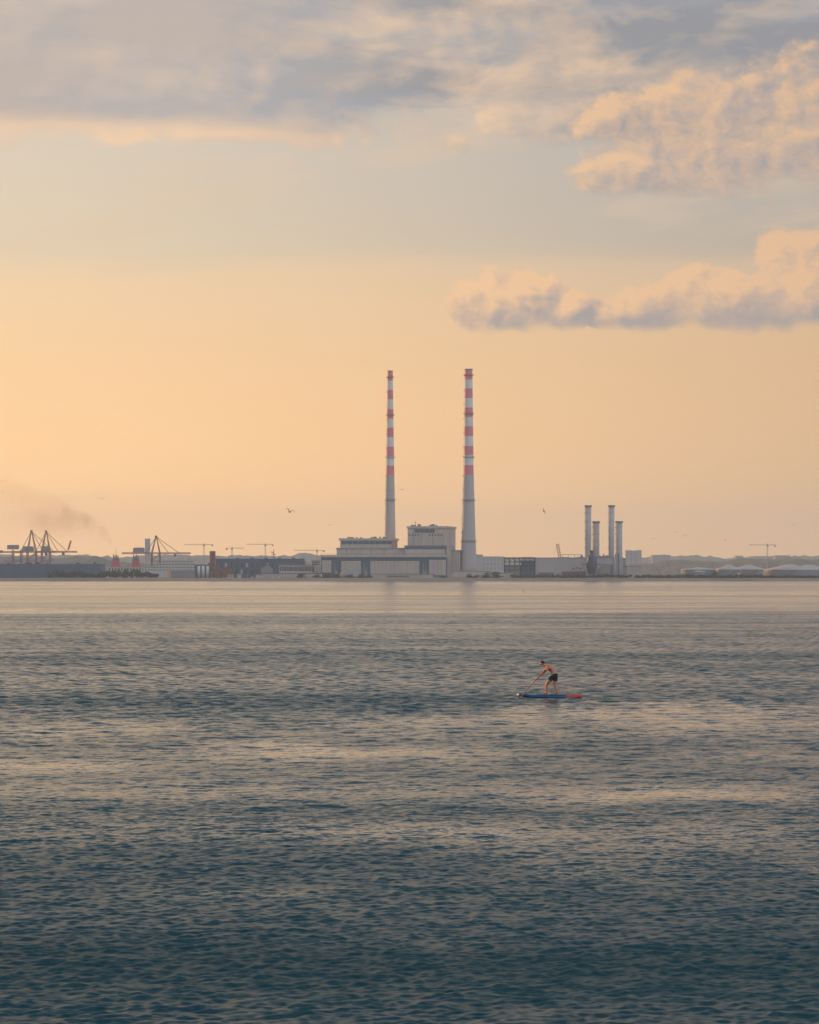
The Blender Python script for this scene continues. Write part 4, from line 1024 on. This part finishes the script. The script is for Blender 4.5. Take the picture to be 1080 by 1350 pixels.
# paddle in his hands
pd = thing('paddle', 'thin reddish paddle held by the man, blade dipped beside the board nose', 'paddle', (BX, BD, 0.0), rot_board)
PADM = mat('paddle_red', (0.55, 0.10, 0.09), 0.4, 0.05, 4.0)
gp = np.array(hand_up)+axis*.05; bl = np.array(blade_pt)
sh = MB(); sh.bar(tuple(bl+axis*.30), tuple(gp), .030); sh.build('shaft', PADM, pd)
gside = np.cross(axis, np.array([0, 0, 1.])); gside /= np.linalg.norm(gside)
MB().bar(tuple(gp-gside*.055), tuple(gp+gside*.055), .035).build('grip', DARK, pd)
V = []; nb_ = 12; nrm = np.cross(axis, gside)
for i in range(nb_):
    q = i/(nb_-1); wd = .098*math.sin(math.pi*(.08+.84*q))**.6; c = bl+axis*(.36-.48*q)+nrm*.05*q*q
    V += [tuple(c-gside*wd), tuple(c+nrm*.012), tuple(c+gside*wd), tuple(c-nrm*.012)]
Fc = [(i*4+k, i*4+(k+1) % 4, (i+1)*4+(k+1) % 4, (i+1)*4+k) for i in range(nb_-1) for k in range(4)]+[(3, 2, 1, 0), tuple((nb_-1)*4+k for k in range(4))]
mesh_obj('blade', V, Fc, PADM, pd)

# ------------------------------------------------------------------ gulls
def gull(px, py, wpx, label, heading=0.0, bank=0.0, flap=0.25, pale=False, D=None):
    span = 1.25; wpx = wpx*1.4 if wpx < 6.6 else wpx; D = D or span*F/wpx
    t = thing('gull', label, 'gull', (X(px, D), D, Z(py, D)), 0, 'gulls in flight over the bay')
    t.rotation_euler = (0, R(bank), R(heading))
    cb, cw = (GULLW, GULLW) if pale else (GULLG, GULLG)
    pr = [(-.30, .004, .0), (-.22, .03, .0), (-.08, .062, -.01), (.06, .066, -.01), (.16, .05, .008), (.22, .045, .02), (.27, .03, .018), (.31, .010, .008), (.335, .003, .002)]
    V = []; K = 10
    for y, r, z in pr:
        for k in range(K): a = 2*math.pi*k/K; V.append((r*math.cos(a), y, z+r*math.sin(a)))
    Fc = [(i*K+k, i*K+(k+1) % K, (i+1)*K+(k+1) % K, (i+1)*K+k) for i in range(len(pr)-1) for k in range(K)]
    mesh_obj('body', V, Fc, cb, t, True)
    for sg in (-1, 1):
        V = []
        st = [(.04, .10, .20, 0.02), (.22, .15, .19, flap*.22+.03), (.40, .10, .16, flap*.30+.02), (.55, -.02, .10, flap*.20), (.62, -.10, .03, flap*.05)]
        for x, y, c, z in st: V += [(sg*x, y, z), (sg*x, y-c*.4, z+.018), (sg*x, y-c, z-.006), (sg*x, y-c*.4, z-.010)]
        Fc = [(i*4+k, i*4+(k+1) % 4, (i+1)*4+(k+1) % 4, (i+1)*4+k) for i in range(4) for k in range(4)]+[(0, 1, 2, 3), (19, 18, 17, 16)]
        mesh_obj('wing', V, Fc, cw, t)
    mesh_obj('tail', [(-.03, -.26, 0), (.03, -.26, 0), (.075, -.42, 0), (-.075, -.42, 0), (-.03, -.26, .012), (.03, -.26, .012), (.075, -.42, .008), (-.075, -.42, .008)], [(3, 2, 1, 0), (4, 5, 6, 7), (0, 1, 5, 4), (1, 2, 6, 5), (2, 3, 7, 6), (3, 0, 4, 7)], cb, t)
    return t
for a in ((382, 675, 13.5, 'largest dark gull with bent wings left of the striped chimneys', 30, 18, 1.1), (135, 657.5, 8.5, 'gull gliding above the smoke left of the harbour cranes', 10, 3, .25),
          (530, 645.5, 6.5, 'small gull between the two striped chimneys', 15, 4, .1), (434.5, 692, 4, 'tiny gull just left of the power station roof', 20, 0, .4),
          (717, 674, 8.5, 'gull banking steeply on one wing between chimneys and stacks', 40, 62, .5), (861.5, 710.3, 4.2, 'tiny gull nearest the rightmost grey stack', 20, 5, .4),
          (890.7, 702, 4.2, 'upper left of three tiny gulls right of the stacks', -20, -8, .4), (903.3, 707, 5, 'darkest of the tiny gulls right of the stacks', 0, 3, .6),
          (956, 712.4, 4.6, 'tiny gull left of the lone tower crane', 10, -3, .6), (1045.6, 692.3, 4.4, 'tiny gull high at the right edge', -10, 5, .5),
          (2.5, 635, 5, 'tiny gull at the left edge of the sky', 0, 0, .3), (1008.4, 744.5, 3.8, 'tiny gull low over the middle storage tanks', 10, 0, .4),
          (883, 742.5, 3.8, 'tiny gull low left of the storage tanks', 10, 6, .3)):
    gull(*a)
gull(690.5, 780, 8.2, 'white gull skimming the bright water below the gas plant', 30, 40, .5, True)
gull(752, 785, 6.5, 'pale gull skimming the water right of the other white gull', 10, 5, .3, True)

# ------------------------------------------------------------------ smoke from the ferry funnel
def build_smoke():
    m = bpy.data.materials.new('funnel_smoke'); m.use_nodes = True; nt = m.node_tree; nt.nodes.clear(); E.nt = nt
    o = nt.nodes.new('ShaderNodeOutputMaterial'); v = nt.nodes.new('ShaderNodeVolumePrincipled')
    v.inputs['Color'].default_value = (0.74, 0.42, 0.22, 1)
    tc = nt.nodes.new('ShaderNodeTexCoord'); s = nt.nodes.new('ShaderNodeSeparateXYZ'); nt.links.new(tc.outputs['Object'], s.inputs[0])
    x, y, z = (E(s.outputs[i]) for i in range(3))
    n = fbm(x, y, z, 0.028, 4.0, 0.6)
    q = E.m('POWER', (x*(-1/192.0)).clamp(), 0.87)
    rr_ = E.m('POWER', q, 0.6)*50.0 + 2.0; zo = z - (E.m('POWER', q, 0.5)*70.0 + 1.0)
    fade = sstep((zo*zo + y*y*1.5)/(rr_*rr_), 0.85, 0.05)
    dens = fade*sstep(n, 0.36, 0.66)*sstep(x, -188.0, -60.0)*0.015 + fade*sstep(n, 0.40, 0.7)*sstep(x, -120.0, 0.0)*0.02
    nt.links.new(dens.s, v.inputs['Density']); nt.links.new(v.outputs[0], o.inputs['Volume'])
    V = []; K = 14; st = []
    for q in np.linspace(0, 1, 12):
        st.append((-2-190*q**1.15, 1+70*q**.5, 2.0+50*q**.6))
    for cx, cz, r in st:
        for k in range(K): a = 2*math.pi*k/K; V.append((cx+r*.35*math.cos(a), r*.8*math.sin(a), cz+r*math.cos(a)*.9))
    Fc = [(i*K+k, i*K+(k+1) % K, (i+1)*K+(k+1) % K, (i+1)*K+k) for i in range(11) for k in range(K)]+[tuple(reversed(range(K))), tuple(11*K+k for k in range(K))]
    o_ = mesh_obj('smoke', V, Fc, m, None, True); o_.location = (X(152, 4312), 4312, Z(729, 4312))
    stuff(o_, 'thin brown smoke drifting left from the ferry funnel above the cranes', 'smoke')
build_smoke()

# ------------------------------------------------------------------ haze over the bay
def build_haze():
    m = bpy.data.materials.new('haze_air'); m.use_nodes = True; nt = m.node_tree; nt.nodes.clear()
    o = nt.nodes.new('ShaderNodeOutputMaterial'); v = nt.nodes.new('ShaderNodeVolumePrincipled')
    v.inputs['Color'].default_value = (0.76, 0.90, 1.0, 1); v.inputs['Density'].default_value = 7.2e-5; v.inputs['Anisotropy'].default_value = -0.12
    nt.links.new(v.outputs[0], o.inputs['Volume'])
    h = MB().box(-9600, 9600, -300, 12900, -1.8, 236).build('haze', m)
    h['kind'] = 'stuff'; h['label'] = 'pale evening haze over the bay and the far shore'; h['category'] = 'haze'
build_haze()
